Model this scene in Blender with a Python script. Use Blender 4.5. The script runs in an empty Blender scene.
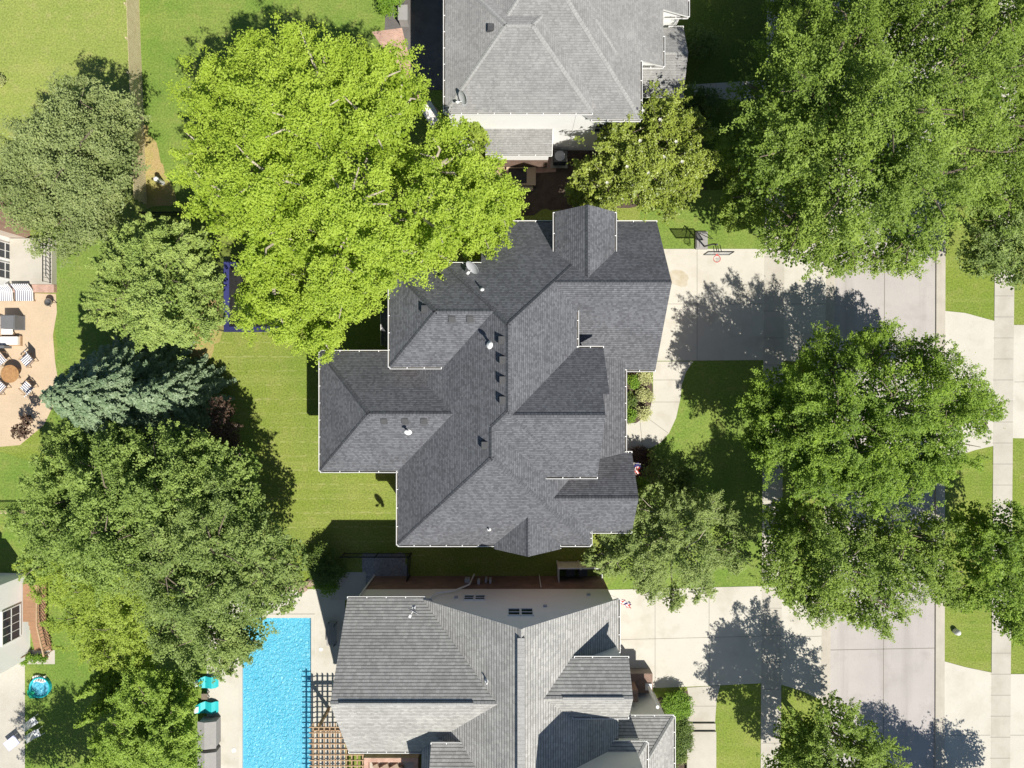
import bpy, math, random
import numpy as np
from mathutils import Vector
random.seed(7)
rng = np.random.default_rng(11)
scene = bpy.context.scene
COL = scene.collection

# ------------------------------------------------------------------ camera, sky, sun, exposure
H = 51.0            # drone height in metres
FPX = 710.0         # focal length in pixels of the 1024 px wide picture
cam_d = bpy.data.cameras.new("camera")
cam = bpy.data.objects.new("camera", cam_d); COL.objects.link(cam)
cam.location = (0, 0, H); cam.rotation_euler = (0, 0, 0)
cam_d.sensor_width = 36.0; cam_d.lens = 36.0 * FPX / 1024.0
cam_d.clip_start = 0.5; cam_d.clip_end = 2000
scene.camera = cam
SUN = Vector((0.42, -0.60, 1.0)).normalized()      # towards the sun
world = bpy.data.worlds.new("World"); scene.world = world
world.use_nodes = True
wn = world.node_tree
sky = wn.nodes.new("ShaderNodeTexSky"); sky.sky_type = 'NISHITA'; sky.sun_disc = False; sky.dust_density = 0.4; sky.ozone_density = 2.5
sky.sun_elevation = math.asin(SUN.z); sky.sun_rotation = math.atan2(SUN.x, SUN.y)
bg = wn.nodes["Background"]; bg.inputs[1].default_value = 0.063
wn.links.new(sky.outputs[0], bg.inputs[0])
sun_d = bpy.data.lights.new("sun", 'SUN'); sun_d.energy = 4.9; sun_d.angle = math.radians(0.5)
sun_d.color = (1.0, 0.95, 0.86)
sun_o = bpy.data.objects.new("sun", sun_d); COL.objects.link(sun_o)
sun_o.rotation_euler = (-SUN).to_track_quat('-Z', 'Y').to_euler(); sun_o.location = (0, 0, 80)
vs = scene.view_settings
vs.view_transform = 'Standard'; vs.look = 'None'; vs.exposure = 0.50; vs.gamma = 1.0; vs.use_curve_mapping = False

# ------------------------------------------------------------------ helpers
def W(px, py, h=0.0):
    """world point seen at picture position (px, py) when it lies at height h"""
    s = (H - h) / FPX
    return Vector(((px - 512) * s, (384 - py) * s, h))
def M(px, h=0.0): return px * (H - h) / FPX

def node(nt, t, **kw):
    n = nt.nodes.new(t)
    for k, v in kw.items(): setattr(n, k, v)
    return n
def mat(name, col, rough=0.8, var=None, scale=1.0, amount=0.0, fine=0.0, fscale=20.0, bump=0.0, metallic=0.0, coord='Object', stretch=None, spec=0.3, var2=None):
    m = bpy.data.materials.new(name); m.use_nodes = True
    nt = m.node_tree; b = nt.nodes["Principled BSDF"]
    b.inputs["Roughness"].default_value = rough; b.inputs["Metallic"].default_value = metallic
    b.inputs["Specular IOR Level"].default_value = spec
    if var is None and not fine and not bump:
        b.inputs["Base Color"].default_value = (*col, 1); return m
    tc = node(nt, "ShaderNodeTexCoord"); co = tc.outputs[coord]
    if stretch:
        mp = node(nt, "ShaderNodeMapping"); mp.inputs["Scale"].default_value = stretch
        nt.links.new(co, mp.inputs[0]); co = mp.outputs[0]
    out = None
    rgb = node(nt, "ShaderNodeRGB"); rgb.outputs[0].default_value = (*col, 1); out = rgb.outputs[0]
    if var is not None:
        n = node(nt, "ShaderNodeTexNoise"); n.inputs["Scale"].default_value = scale
        n.inputs["Detail"].default_value = 6; n.inputs["Roughness"].default_value = 0.65
        nt.links.new(co, n.inputs["Vector"])
        r = node(nt, "ShaderNodeMapRange"); r.inputs[1].default_value = 0.36; r.inputs[2].default_value = 0.66
        r.inputs[4].default_value = amount if amount else 1.0
        nt.links.new(n.outputs[0], r.inputs[0])
        mx = node(nt, "ShaderNodeMix", data_type='RGBA')
        nt.links.new(r.outputs[0], mx.inputs[0]); nt.links.new(out, mx.inputs[6]); mx.inputs[7].default_value = (*var, 1)
        out = mx.outputs[2]
    if var2:
        for (sc_, lo, hi, amt, c_, st_) in var2:
            mp2 = node(nt, "ShaderNodeMapping"); mp2.inputs["Scale"].default_value = st_; nt.links.new(co, mp2.inputs[0])
            n = node(nt, "ShaderNodeTexNoise"); n.inputs["Scale"].default_value = sc_; n.inputs["Detail"].default_value = 5; n.inputs["Roughness"].default_value = 0.6
            nt.links.new(mp2.outputs[0], n.inputs["Vector"])
            r = node(nt, "ShaderNodeMapRange"); r.inputs[1].default_value = lo; r.inputs[2].default_value = hi; r.inputs[4].default_value = amt
            nt.links.new(n.outputs[0], r.inputs[0])
            mx = node(nt, "ShaderNodeMix", data_type='RGBA'); nt.links.new(r.outputs[0], mx.inputs[0]); nt.links.new(out, mx.inputs[6]); mx.inputs[7].default_value = (*c_, 1); out = mx.outputs[2]
    n2 = None
    if fine or bump:
        n2 = node(nt, "ShaderNodeTexNoise"); n2.inputs["Scale"].default_value = fscale; n2.inputs["Detail"].default_value = 4
        nt.links.new(co, n2.inputs["Vector"])
    if fine:
        r2 = node(nt, "ShaderNodeMapRange"); r2.inputs[1].default_value = 0.25; r2.inputs[2].default_value = 0.75
        r2.inputs[3].default_value = 1 - fine; r2.inputs[4].default_value = 1 + fine
        nt.links.new(n2.outputs[0], r2.inputs[0])
        mu = node(nt, "ShaderNodeVectorMath", operation='MULTIPLY')
        nt.links.new(out, mu.inputs[0]); nt.links.new(r2.outputs[0], mu.inputs[1]); out = mu.outputs[0]
    if bump:
        bp = node(nt, "ShaderNodeBump"); bp.inputs["Strength"].default_value = bump; bp.inputs["Distance"].default_value = 0.05
        nt.links.new(n2.outputs[0], bp.inputs["Height"]); nt.links.new(bp.outputs[0], b.inputs["Normal"])
    nt.links.new(out, b.inputs["Base Color"])
    return m

def shingle(name, c1, c2, row=0.17, dark=0.55, width=0.33, blot=None):
    """asphalt shingles laid in courses; UV in metres, v up the slope"""
    m = bpy.data.materials.new(name); m.use_nodes = True
    nt = m.node_tree; b = nt.nodes["Principled BSDF"]
    b.inputs["Roughness"].default_value = 0.9; b.inputs["Specular IOR Level"].default_value = 0.2
    uv = node(nt, "ShaderNodeUVMap")
    br = node(nt, "ShaderNodeTexBrick"); br.offset = 0.37; br.inputs["Scale"].default_value = 1.0
    br.inputs["Color1"].default_value = (0, 0, 0, 1); br.inputs["Color2"].default_value = (1, 1, 1, 1)
    br.inputs["Mortar"].default_value = (0.5, 0.5, 0.5, 1); br.inputs["Mortar Size"].default_value = 0.0
    br.inputs["Brick Width"].default_value = width; br.inputs["Row Height"].default_value = row
    nt.links.new(uv.outputs[0], br.inputs["Vector"])
    mx = node(nt, "ShaderNodeMix", data_type='RGBA')
    mx.inputs[6].default_value = (*c1, 1); mx.inputs[7].default_value = (*c2, 1)
    nt.links.new(br.outputs["Color"], mx.inputs[0])
    n = node(nt, "ShaderNodeTexNoise"); n.inputs["Scale"].default_value = 0.55; n.inputs["Detail"].default_value = 5
    nt.links.new(uv.outputs[0], n.inputs["Vector"])
    r = node(nt, "ShaderNodeMapRange"); r.inputs[1].default_value = 0.3; r.inputs[2].default_value = 0.7
    r.inputs[3].default_value = 0.90; r.inputs[4].default_value = 1.10
    nt.links.new(n.outputs[0], r.inputs[0])
    n3 = node(nt, "ShaderNodeTexNoise"); n3.inputs["Scale"].default_value = 14; n3.inputs["Detail"].default_value = 3
    nt.links.new(uv.outputs[0], n3.inputs["Vector"])
    r3 = node(nt, "ShaderNodeMapRange"); r3.inputs[1].default_value = 0.3; r3.inputs[2].default_value = 0.7
    r3.inputs[3].default_value = 0.84; r3.inputs[4].default_value = 1.16
    nt.links.new(n3.outputs[0], r3.inputs[0])
    # each course is thicker at its lower edge: sawtooth height up the slope
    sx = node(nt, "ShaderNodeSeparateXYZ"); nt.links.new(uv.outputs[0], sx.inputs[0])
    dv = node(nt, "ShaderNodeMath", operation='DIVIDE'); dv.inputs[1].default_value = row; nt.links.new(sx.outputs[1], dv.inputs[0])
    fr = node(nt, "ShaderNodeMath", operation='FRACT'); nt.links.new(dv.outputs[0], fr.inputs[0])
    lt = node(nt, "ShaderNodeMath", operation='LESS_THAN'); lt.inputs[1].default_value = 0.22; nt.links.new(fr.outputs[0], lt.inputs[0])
    dk = node(nt, "ShaderNodeMapRange"); dk.inputs[3].default_value = 1.0; dk.inputs[4].default_value = dark  # shadow under each course's butt edge, painted as a darker colour band
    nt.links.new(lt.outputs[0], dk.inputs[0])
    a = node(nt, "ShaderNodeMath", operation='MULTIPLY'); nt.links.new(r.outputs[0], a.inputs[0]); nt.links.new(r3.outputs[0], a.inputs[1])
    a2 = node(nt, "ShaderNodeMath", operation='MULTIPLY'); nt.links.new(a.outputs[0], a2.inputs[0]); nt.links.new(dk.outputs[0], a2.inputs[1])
    mu = node(nt, "ShaderNodeVectorMath", operation='MULTIPLY'); nt.links.new(mx.outputs[2], mu.inputs[0]); nt.links.new(a2.outputs[0], mu.inputs[1])
    nt.links.new(mu.outputs[0], b.inputs["Base Color"])
    sm = node(nt, "ShaderNodeMath", operation='SUBTRACT'); sm.inputs[0].default_value = 1.0; nt.links.new(fr.outputs[0], sm.inputs[1])
    ad = node(nt, "ShaderNodeMath", operation='ADD'); nt.links.new(sm.outputs[0], ad.inputs[0]); nt.links.new(br.outputs["Fac"], ad.inputs[1])
    bp = node(nt, "ShaderNodeBump"); bp.inputs["Strength"].default_value = 0.9; bp.inputs["Distance"].default_value = 0.03
    nt.links.new(ad.outputs[0], bp.inputs["Height"]); nt.links.new(bp.outputs[0], b.inputs["Normal"])
    return m

def leafmat(name, c1, c2, trans=0.35, rough=0.55):
    """leaf colour varies leaf by leaf between c1 and c2 (attribute 'tint')"""
    m = bpy.data.materials.new(name); m.use_nodes = True
    nt = m.node_tree; b = nt.nodes["Principled BSDF"]; o = nt.nodes["Material Output"]
    at = node(nt, "ShaderNodeAttribute", attribute_name="tint")
    mx = node(nt, "ShaderNodeMix", data_type='RGBA'); mx.inputs[6].default_value = (*c1, 1); mx.inputs[7].default_value = (*c2, 1)
    nt.links.new(at.outputs["Fac"], mx.inputs[0]); nt.links.new(mx.outputs[2], b.inputs["Base Color"])
    b.inputs["Roughness"].default_value = rough; b.inputs["Specular IOR Level"].default_value = 0.35
    tr = node(nt, "ShaderNodeBsdfTranslucent")
    g = node(nt, "ShaderNodeVectorMath", operation='MULTIPLY'); g.inputs[1].default_value = (1.15, 1.2, 0.6)
    nt.links.new(mx.outputs[2], g.inputs[0]); nt.links.new(g.outputs[0], tr.inputs[0])
    ms = node(nt, "ShaderNodeMixShader"); ms.inputs[0].default_value = trans
    nt.links.new(b.outputs[0], ms.inputs[1]); nt.links.new(tr.outputs[0], ms.inputs[2]); nt.links.new(ms.outputs[0], o.inputs[0])
    return m

class MB:
    """collects polygons into one mesh, with UVs in metres and several materials"""
    def __init__(s): s.v = []; s.f = []; s.m = []; s.uv = []
    def poly(s, pts, mi=0, uv=None):
        i = len(s.v); s.v += [tuple(p) for p in pts]; s.f.append(tuple(range(i, i + len(pts)))); s.m.append(mi)
        s.uv += [tuple(u) for u in uv] if uv else [(p[0], p[1]) for p in pts]
        return s
    def box(s, x0, x1, y0, y1, z0, z1, mi=0):
        p = [(x0,y0,z0),(x1,y0,z0),(x1,y1,z0),(x0,y1,z0),(x0,y0,z1),(x1,y0,z1),(x1,y1,z1),(x0,y1,z1)]
        for q in ((3,2,1,0),(4,5,6,7),(0,1,5,4),(1,2,6,5),(2,3,7,6),(3,0,4,7)): s.poly([p[k] for k in q], mi)
        return s
    def obox(s, c, ux, uy, uz, mi=0):
        """box from centre and three half-axis vectors"""
        c, ux, uy, uz = Vector(c), Vector(ux), Vector(uy), Vector(uz)
        p = [c + a*ux + b*uy + d*uz for d in (-1,1) for (a,b) in ((-1,-1),(1,-1),(1,1),(-1,1))]
        for q in ((3,2,1,0),(4,5,6,7),(0,1,5,4),(1,2,6,5),(2,3,7,6),(3,0,4,7)): s.poly([p[k] for k in q], mi)
        return s
    def bar(s, a, b, w, h=None, mi=0):
        a, b = Vector(a), Vector(b); d = (b - a); L = d.length; d.normalize()
        up = Vector((0,0,1)) if abs(d.z) < 0.95 else Vector((1,0,0))
        sx = d.cross(up).normalized(); sy = sx.cross(d)
        return s.obox((a+b)/2, d*L/2, sx*w/2, sy*(h or w)/2, mi)
    def tube(s, pts, rad, n=8, mi=0, cap=True):
        pts = [Vector(p) for p in pts]
        if not hasattr(rad, '__len__'): rad = [rad]*len(pts)
        i0 = len(s.v)
        for k, p in enumerate(pts):
            d = (pts[min(k+1,len(pts)-1)] - pts[max(k-1,0)]).normalized()
            up = Vector((0,0,1)) if abs(d.z) < 0.9 else Vector((1,0,0))
            a = d.cross(up).normalized(); b = d.cross(a)
            for j in range(n):
                t = 2*math.pi*j/n; q = p + (a*math.cos(t) + b*math.sin(t))*rad[k]
                s.v.append(tuple(q))
        for k in range(len(pts)-1):
            for j in range(n):
                f = (i0+k*n+j, i0+k*n+(j+1)%n, i0+(k+1)*n+(j+1)%n, i0+(k+1)*n+j)
                s.f.append(f); s.m.append(mi); s.uv += [(s.v[q][0], s.v[q][1]) for q in f]
        if cap:
            for k in (0, len(pts)-1):
                f = tuple(i0+k*n+j for j in range(n)); f = f if k else f[::-1]
                s.f.append(f); s.m.append(mi); s.uv += [(s.v[q][0], s.v[q][1]) for q in f]
        return s
    def lathe(s, c, prof, n=16, mi=0):
        c = Vector(c); i0 = len(s.v)
        for r, z in prof:
            for j in range(n):
                t = 2*math.pi*j/n; s.v.append((c.x+r*math.cos(t), c.y+r*math.sin(t), c.z+z))
        for k in range(len(prof)-1):
            for j in range(n):
                f = (i0+k*n+j, i0+k*n+(j+1)%n, i0+(k+1)*n+(j+1)%n, i0+(k+1)*n+j)
                s.f.append(f); s.m.append(mi); s.uv += [(s.v[q][0], s.v[q][1]) for q in f]
        f = tuple(i0+(len(prof)-1)*n+j for j in range(n)); s.f.append(f); s.m.append(mi); s.uv += [(s.v[q][0], s.v[q][1]) for q in f]
        return s
    def build(s, name, mats, parent=None, smooth=False):
        me = bpy.data.meshes.new(name); me.from_pydata(s.v, [], s.f)
        for m in (mats if isinstance(mats, (list, tuple)) else [mats]): me.materials.append(m)
        me.polygons.foreach_set("material_index", s.m)
        if smooth: me.polygons.foreach_set("use_smooth", [True]*len(s.f))
        ul = me.uv_layers.new(name="UVMap"); ul.data.foreach_set("uv", [c for u in s.uv for c in u])
        me.update()
        o = bpy.data.objects.new(name, me); COL.objects.link(o)
        if parent is not None:
            o.parent = parent
            pm = Vector((0,0,0)); q = parent
            while q is not None: pm = pm + q.location; q = q.parent
            for v in me.vertices: v.co = v.co - pm        # builders work in world metres (parents are unrotated)
        return o

def tag(o, label=None, cat=None, group=None, kind=None):
    if label: o["label"] = label
    if cat: o["category"] = cat
    if group: o["group"] = group
    if kind: o["kind"] = kind
    return o
def thing(name, label, cat, loc=(0,0,0), group=None):
    o = bpy.data.objects.new(name, None); COL.objects.link(o); o.location = loc; o.empty_display_size = 0.3
    return tag(o, label, cat, group)
def recentre(o):
    """move a one-mesh thing's origin to the foot of its mesh"""
    n = len(o.data.vertices); co = np.empty(n*3); o.data.vertices.foreach_get("co", co); co = co.reshape(-1,3)
    c = Vector((*(co[:,:2].min(0)+co[:,:2].max(0))/2, co[:,2].min()))
    for v in o.data.vertices: v.co = v.co - c
    o.location = c; return o
def copy_tree(o, parent=None):
    c = o.copy(); COL.objects.link(c)
    if parent is not None: c.parent = parent
    for ch in list(o.children): copy_tree(ch, c)
    return c

def clip(poly, a, b, c):
    """part of a 2-D polygon where a x + b y + c >= 0"""
    out = []
    for i in range(len(poly)):
        p, q = poly[i], poly[(i+1) % len(poly)]
        dp, dq = a*p[0]+b*p[1]+c, a*q[0]+b*q[1]+c
        if dp >= -1e-9: out.append(p)
        if (dp > 1e-9 and dq < -1e-9) or (dp < -1e-9 and dq > 1e-9):
            t = dp/(dp-dq); out.append((p[0]+t*(q[0]-p[0]), p[1]+t*(q[1]-p[1])))
    return out
def area(p): return abs(sum(p[i][0]*p[(i+1)%len(p)][1]-p[(i+1)%len(p)][0]*p[i][1] for i in range(len(p))))/2
def rect(x0, x1, y0, y1): return [(x0,y0),(x1,y0),(x1,y1),(x0,y1)]
def pw(x, z, p): return (p, 0, z - p*x)       # slope falling to the west, z at x
def pe(x, z, p): return (-p, 0, z + p*x)
def pn(y, z, p): return (0, -p, z + p*y)
def ps(y, z, p): return (0, p, z - p*y)
def cells(foot, planes):
    res = []
    for i, (a,b,c) in enumerate(planes):
        poly = list(foot)
        for j, (a2,b2,c2) in enumerate(planes):
            if i != j and poly: poly = clip(poly, a2-a, b2-b, c2-c)
        if len(poly) >= 3 and area(poly) > 1e-4: res.append((poly, (a,b,c)))
    return res
def on_edge(p, q, foot):
    for i in range(len(foot)):
        a, b = foot[i], foot[(i+1)%len(foot)]
        L = math.hypot(b[0]-a[0], b[1]-a[1])
        d = lambda r: abs((b[0]-a[0])*(r[1]-a[1])-(b[1]-a[1])*(r[0]-a[0]))/L
        if d(p) < 1e-5 and d(q) < 1e-5: return True
    return False
def roof_block(mb, foot, planes, thick=0.16, drop=0.0, bottom=None, mi=0, mside=1, cap=True, mcap=2):
    """solid under the lower envelope of planes over a convex footprint"""
    cl = cells(foot, planes)
    for poly, (a,b,c) in cl:
        Z = lambda p: a*p[0]+b*p[1]+c-drop
        g = math.hypot(a,b); gx, gy = (a/g, b/g) if g > 1e-6 else (0,1)
        st = math.sqrt(1+g*g)
        mb.poly([(p[0],p[1],Z(p)) for p in poly], mi, [(p[0]*gy-p[1]*gx, (p[0]*gx+p[1]*gy)*st) for p in poly])
        for i in range(len(poly)):
            p, q = poly[i], poly[(i+1)%len(poly)]
            if math.hypot(p[0]-q[0],p[1]-q[1]) < 1e-6: continue
            if on_edge(p, q, foot):
                zb = (lambda r: bottom) if bottom is not None else (lambda r: Z(r)-thick)
                mb.poly([(q[0],q[1],Z(q)),(p[0],p[1],Z(p)),(p[0],p[1],zb(p)),(q[0],q[1],zb(q))], mside,
                        [(q[0]+q[1],Z(q)),(p[0]+p[1],Z(p)),(p[0]+p[1],zb(p)),(q[0]+q[1],zb(q))])
            elif cap:
                # ridge and hip cap shingles: a strip of this face along the shared edge, 2 cm proud
                ex, ey = q[0]-p[0], q[1]-p[1]; L = math.hypot(ex, ey); nx, ny = -ey/L, ex/L
                cx = sum(r[0] for r in poly)/len(poly); cy = sum(r[1] for r in poly)/len(poly)
                if nx*(cx-p[0])+ny*(cy-p[1]) < 0: nx, ny = -nx, -ny
                w = 0.13
                pts = [p, q, (q[0]+nx*w, q[1]+ny*w), (p[0]+nx*w, p[1]+ny*w)]
                zz = [Z(r)+0.02 for r in pts]
                u = [(0, L), (0, 0), (0.14, 0), (0.14, L)]
                mb.poly([(r[0],r[1],z) for r,z in zip(pts,zz)], mcap, [(0,0),(0,L),(w,L),(w,0)])
    return mb
def zroof(blocks, x, y):
    best = -1
    for foot, planes in blocks:
        inside = True
        for i in range(len(foot)):
            a, b = foot[i], foot[(i+1)%len(foot)]
            if (b[0]-a[0])*(y-a[1])-(b[1]-a[1])*(x-a[0]) < -1e-6: inside = False; break
        if inside: best = max(best, min(a*x+b*y+c for a,b,c in planes))
    return best
def on_roof(blocks, px, py, z0=8.0):
    z = z0
    for _ in range(40):
        p = W(px, py, z); zn = zroof(blocks, p.x, p.y)
        if zn < 0: break
        z = 0.5*z + 0.5*zn
    p = W(px, py, z); return Vector((p.x, p.y, z))
def gutter(mb, a, b, z, out):
    """white half-round style gutter: trough and outer lip; out = outward unit vector"""
    ax, ay = a; bx, by = b; ox, oy = out
    d = Vector((bx-ax, by-ay, 0)).normalized()
    o = Vector((ox, oy, 0))
    A, B = Vector((ax, ay, z)), Vector((bx, by, z))
    mb.bar(A+o*0.05-Vector((0,0,0.10)), B+o*0.05-Vector((0,0,0.10)), 0.10, 0.03, 1)
    mb.bar(A+o*0.105-Vector((0,0,0.05)), B+o*0.105-Vector((0,0,0.05)), 0.03, 0.12, 0)
    n = max(2, int((B-A).length/1.0))
    for k in range(n+1):
        c = A.lerp(B, k/n); mb.bar(c+Vector((0,0,-0.012)), c+o*0.115+Vector((0,0,-0.012)), 0.05, 0.02, 0)

def sheet(name, pts_px, z, m, kind='structure', label=None, cat=None, joints=None, jm=None, jw=0.03, thick=0.0):
    mb = MB(); P = [W(*p) for p in pts_px]
    if area([(p.x,p.y) for p in P]) and sum(P[i].x*P[(i+1)%len(P)].y-P[(i+1)%len(P)].x*P[i].y for i in range(len(P))) < 0: P = P[::-1]
    mb.poly([(p.x,p.y,z) for p in P])
    if thick:
        for i in range(len(P)):
            p, q = P[i], P[(i+1)%len(P)]
            mb.poly([(p.x,p.y,z-thick),(q.x,q.y,z-thick),(q.x,q.y,z),(p.x,p.y,z)])
    for j in (joints or []):
        for k in range(len(j)-1):
            a, b = W(*j[k]), W(*j[k+1]); d = (b-a).normalized(); n = Vector((-d.y,d.x,0))*jw/2
            mb.poly([(a+n+Vector((0,0,z+0.003))), (a-n+Vector((0,0,z+0.003))), (b-n+Vector((0,0,z+0.003))), (b+n+Vector((0,0,z+0.003)))][::-1], 1)
    # make all faces upward
    o = mb.build(name, [m, jm or m])
    return tag(o, label, cat, None, kind)

def smooth_poly(pts, n=4):
    """Chaikin-smoothed closed outline"""
    for _ in range(n):
        out = []
        for i in range(len(pts)):
            p, q = pts[i], pts[(i+1)%len(pts)]
            out += [(0.75*p[0]+0.25*q[0], 0.75*p[1]+0.25*q[1]), (0.25*p[0]+0.75*q[0], 0.25*p[1]+0.75*q[1])]
        pts = out
    return pts
def ragged(pts, amp=3.0, seg=6.0, seed=0):
    r = random.Random(seed); out = []
    for i in range(len(pts)):
        p, q = pts[i], pts[(i+1)%len(pts)]; L = math.hypot(q[0]-p[0], q[1]-p[1]); n = max(1, int(L/seg))
        for k in range(n):
            t = k/n; out.append((p[0]+(q[0]-p[0])*t+r.uniform(-amp,amp), p[1]+(q[1]-p[1])*t+r.uniform(-amp,amp)))
    return out

# ------------------------------------------------------------------ materials
m_grass  = mat("lawn_grass", (0.165,0.220,0.035), 0.9, (0.220,0.248,0.060), 0.22, 0.9, 0.38, 9.0, 0.35, var2=[(1.3,0.52,0.72,0.55,(0.27, 0.26, 0.09),(1,1,1)),(0.9,0.50,0.62,0.35,(0.26, 0.28, 0.085),(0.06,1.6,1)),(0.16,0.45,0.65,0.5,(0.12, 0.19, 0.03),(1,1,1))], spec=0.1)
m_grassN = mat("dry_lawn_grass", (0.250,0.290,0.072), 0.9, (0.195,0.255,0.055), 0.30, 0.9, 0.36, 8.0, 0.35, var2=[(1.3,0.52,0.72,0.55,(0.33, 0.31, 0.13),(1,1,1)),(0.9,0.50,0.62,0.35,(0.3, 0.31, 0.1),(0.06,1.6,1)),(0.16,0.45,0.65,0.5,(0.19, 0.24, 0.06),(1,1,1))], spec=0.1)
m_grassG = mat("lush_lawn_grass", (0.135,0.215,0.038), 0.9, (0.195,0.245,0.056), 0.30, 0.9, 0.36, 8.0, 0.35, var2=[(1.3,0.52,0.72,0.55,(0.25, 0.25, 0.08),(1,1,1)),(0.9,0.50,0.62,0.35,(0.2, 0.25, 0.06),(0.06,1.6,1)),(0.16,0.45,0.65,0.5,(0.1, 0.18, 0.03),(1,1,1))], spec=0.1)
m_grassShade = mat("painted_shade_grass", (0.060,0.100,0.016), 0.9, (0.095,0.120,0.025), 0.35, 0.9, 0.4, 9.0, 0.35, spec=0.1)  # lawn colour darkened to paint in tree shade
m_mown = m_grass.copy(); m_mown.name = "mown_lawn_grass"
def mowing_lines(m, pitch=1.02):
    """faint pale lines where the mower passes meet, broken up by noise"""
    nt = m.node_tree; b = nt.nodes["Principled BSDF"]; src = b.inputs["Base Color"].links[0].from_socket
    tc = node(nt,"ShaderNodeTexCoord"); n = node(nt,"ShaderNodeTexNoise"); n.inputs["Scale"].default_value = 1.1; nt.links.new(tc.outputs["Object"], n.inputs["Vector"])
    sx = node(nt,"ShaderNodeSeparateXYZ"); nt.links.new(tc.outputs["Object"], sx.inputs[0])
    w = node(nt,"ShaderNodeMath",operation='MULTIPLY_ADD'); w.inputs[1].default_value = 0.25; nt.links.new(n.outputs[0], w.inputs[0]); nt.links.new(sx.outputs[1], w.inputs[2])
    dv = node(nt,"ShaderNodeMath",operation='DIVIDE'); dv.inputs[1].default_value = pitch; nt.links.new(w.outputs[0], dv.inputs[0])
    fr = node(nt,"ShaderNodeMath",operation='FRACT'); nt.links.new(dv.outputs[0], fr.inputs[0])
    lt = node(nt,"ShaderNodeMath",operation='LESS_THAN'); lt.inputs[1].default_value = 0.10; nt.links.new(fr.outputs[0], lt.inputs[0])
    n2 = node(nt,"ShaderNodeTexNoise"); n2.inputs["Scale"].default_value = 2.3; nt.links.new(tc.outputs["Object"], n2.inputs["Vector"])
    r = node(nt,"ShaderNodeMapRange"); r.inputs[1].default_value = 0.45; r.inputs[2].default_value = 0.62; r.inputs[4].default_value = 0.38; nt.links.new(n2.outputs[0], r.inputs[0])
    mu = node(nt,"ShaderNodeMath",operation='MULTIPLY'); nt.links.new(lt.outputs[0], mu.inputs[0]); nt.links.new(r.outputs[0], mu.inputs[1])
    mx = node(nt,"ShaderNodeMix",data_type='RGBA'); nt.links.new(mu.outputs[0], mx.inputs[0]); nt.links.new(src, mx.inputs[6]); mx.inputs[7].default_value = (.36,.36,.16,1)
    nt.links.new(mx.outputs[2], b.inputs["Base Color"])
mowing_lines(m_mown)
m_dirt   = mat("bare_earth", (0.37,0.275,0.13), 0.95, (0.27,0.27,0.075), 0.8, 0.9, 0.25, 10, 0.3, spec=0.1)
m_mulch  = mat("mulch", (0.075,0.055,0.045), 0.95, (0.12,0.09,0.07), 2.0, 0.9, 0.4, 18, 0.6, spec=0.1)
m_conc   = mat("pale_concrete", (0.52,0.495,0.435), 0.85, (0.46,0.437,0.38), 0.25, 0.8, 0.05, 16, 0.05, var2=[(0.5,0.55,0.72,0.55,(0.38, 0.35, 0.28),(1,1,1)),(0.35,0.55,0.70,0.45,(0.4, 0.37, 0.3),(1, 1, 1)),(6.0,0.66,0.72,0.5,(0.28, 0.25, 0.2),(1,1,1))])
m_conc2  = mat("walk_concrete", (0.46,0.432,0.375), 0.85, (0.39,0.365,0.315), 0.5, 0.8, 0.06, 16, 0.05, var2=[(0.5,0.55,0.72,0.55,(0.36, 0.33, 0.27),(1,1,1)),(0.35,0.55,0.70,0.45,(0.36, 0.33, 0.27),(1, 1, 1)),(6.0,0.66,0.72,0.5,(0.27, 0.24, 0.19),(1,1,1))])
m_road   = mat("street_concrete", (0.42,0.39,0.372), 0.9, (0.365,0.342,0.33), 0.20, 0.9, 0.06, 14, 0.05, var2=[(0.5,0.55,0.72,0.55,(0.29, 0.27, 0.25),(1,1,1)),(0.35,0.55,0.70,0.45,(0.28, 0.26, 0.245),(2.2, 0.1, 1)),(6.0,0.66,0.72,0.5,(0.22, 0.2, 0.18),(1,1,1))])
m_curb   = mat("curb_concrete", (0.44,0.405,0.345), 0.85, (0.36,0.33,0.28), 0.8, 0.8, 0.06, 16, 0.05)
m_joint  = mat("joint", (0.20,0.185,0.16), 0.95)
m_patio  = mat("tan_patio", (0.52,0.405,0.285), 0.85, (0.46,0.36,0.25), 0.5, 0.9, 0.08, 10, 0.05)
m_gravel = mat("gravel", (0.22,0.22,0.225), 0.95, (0.38,0.37,0.36), 5.0, 0.9, 0.5, 22, 0.8)
m_white  = mat("white_trim", (0.74,0.74,0.73), 0.5, (0.64,0.64,0.62), 1.2, 0.5, 0.03, 9)
m_trough = mat("gutter_trough", (0.10,0.10,0.10), 0.8, (0.16,0.14,0.11), 3.0, 0.9)
m_cream  = mat("cream_siding", (0.80,0.785,0.74), 0.7, (0.75,0.735,0.69), 0.6, 0.7, 0.03, 10)
m_wsid   = mat("white_siding", (0.84,0.84,0.83), 0.7, (0.80,0.80,0.79), 0.6, 0.7, 0.03, 10)
m_black  = mat("black_metal", (0.015,0.015,0.016), 0.45, (0.03,0.03,0.03), 4.0, 0.8)
m_dgrey  = mat("dark_vent_metal", (0.055,0.057,0.062), 0.6, (0.08,0.08,0.08), 4.0, 0.8)
m_glass  = mat("window_glass", (0.02,0.03,0.045), 0.08, (0.03,0.04,0.05), 1.0, 0.8, spec=0.6)
m_wood   = mat("weathered_wood", (0.60,0.52,0.33), 0.9, (0.50,0.42,0.25), 2.0, 0.9, 0.2, 12, 0.2)
m_tanwood= mat("tan_wood", (0.42,0.29,0.18), 0.8, (0.34,0.23,0.14), 2.0, 0.9, 0.15, 12, 0.2)
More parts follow.
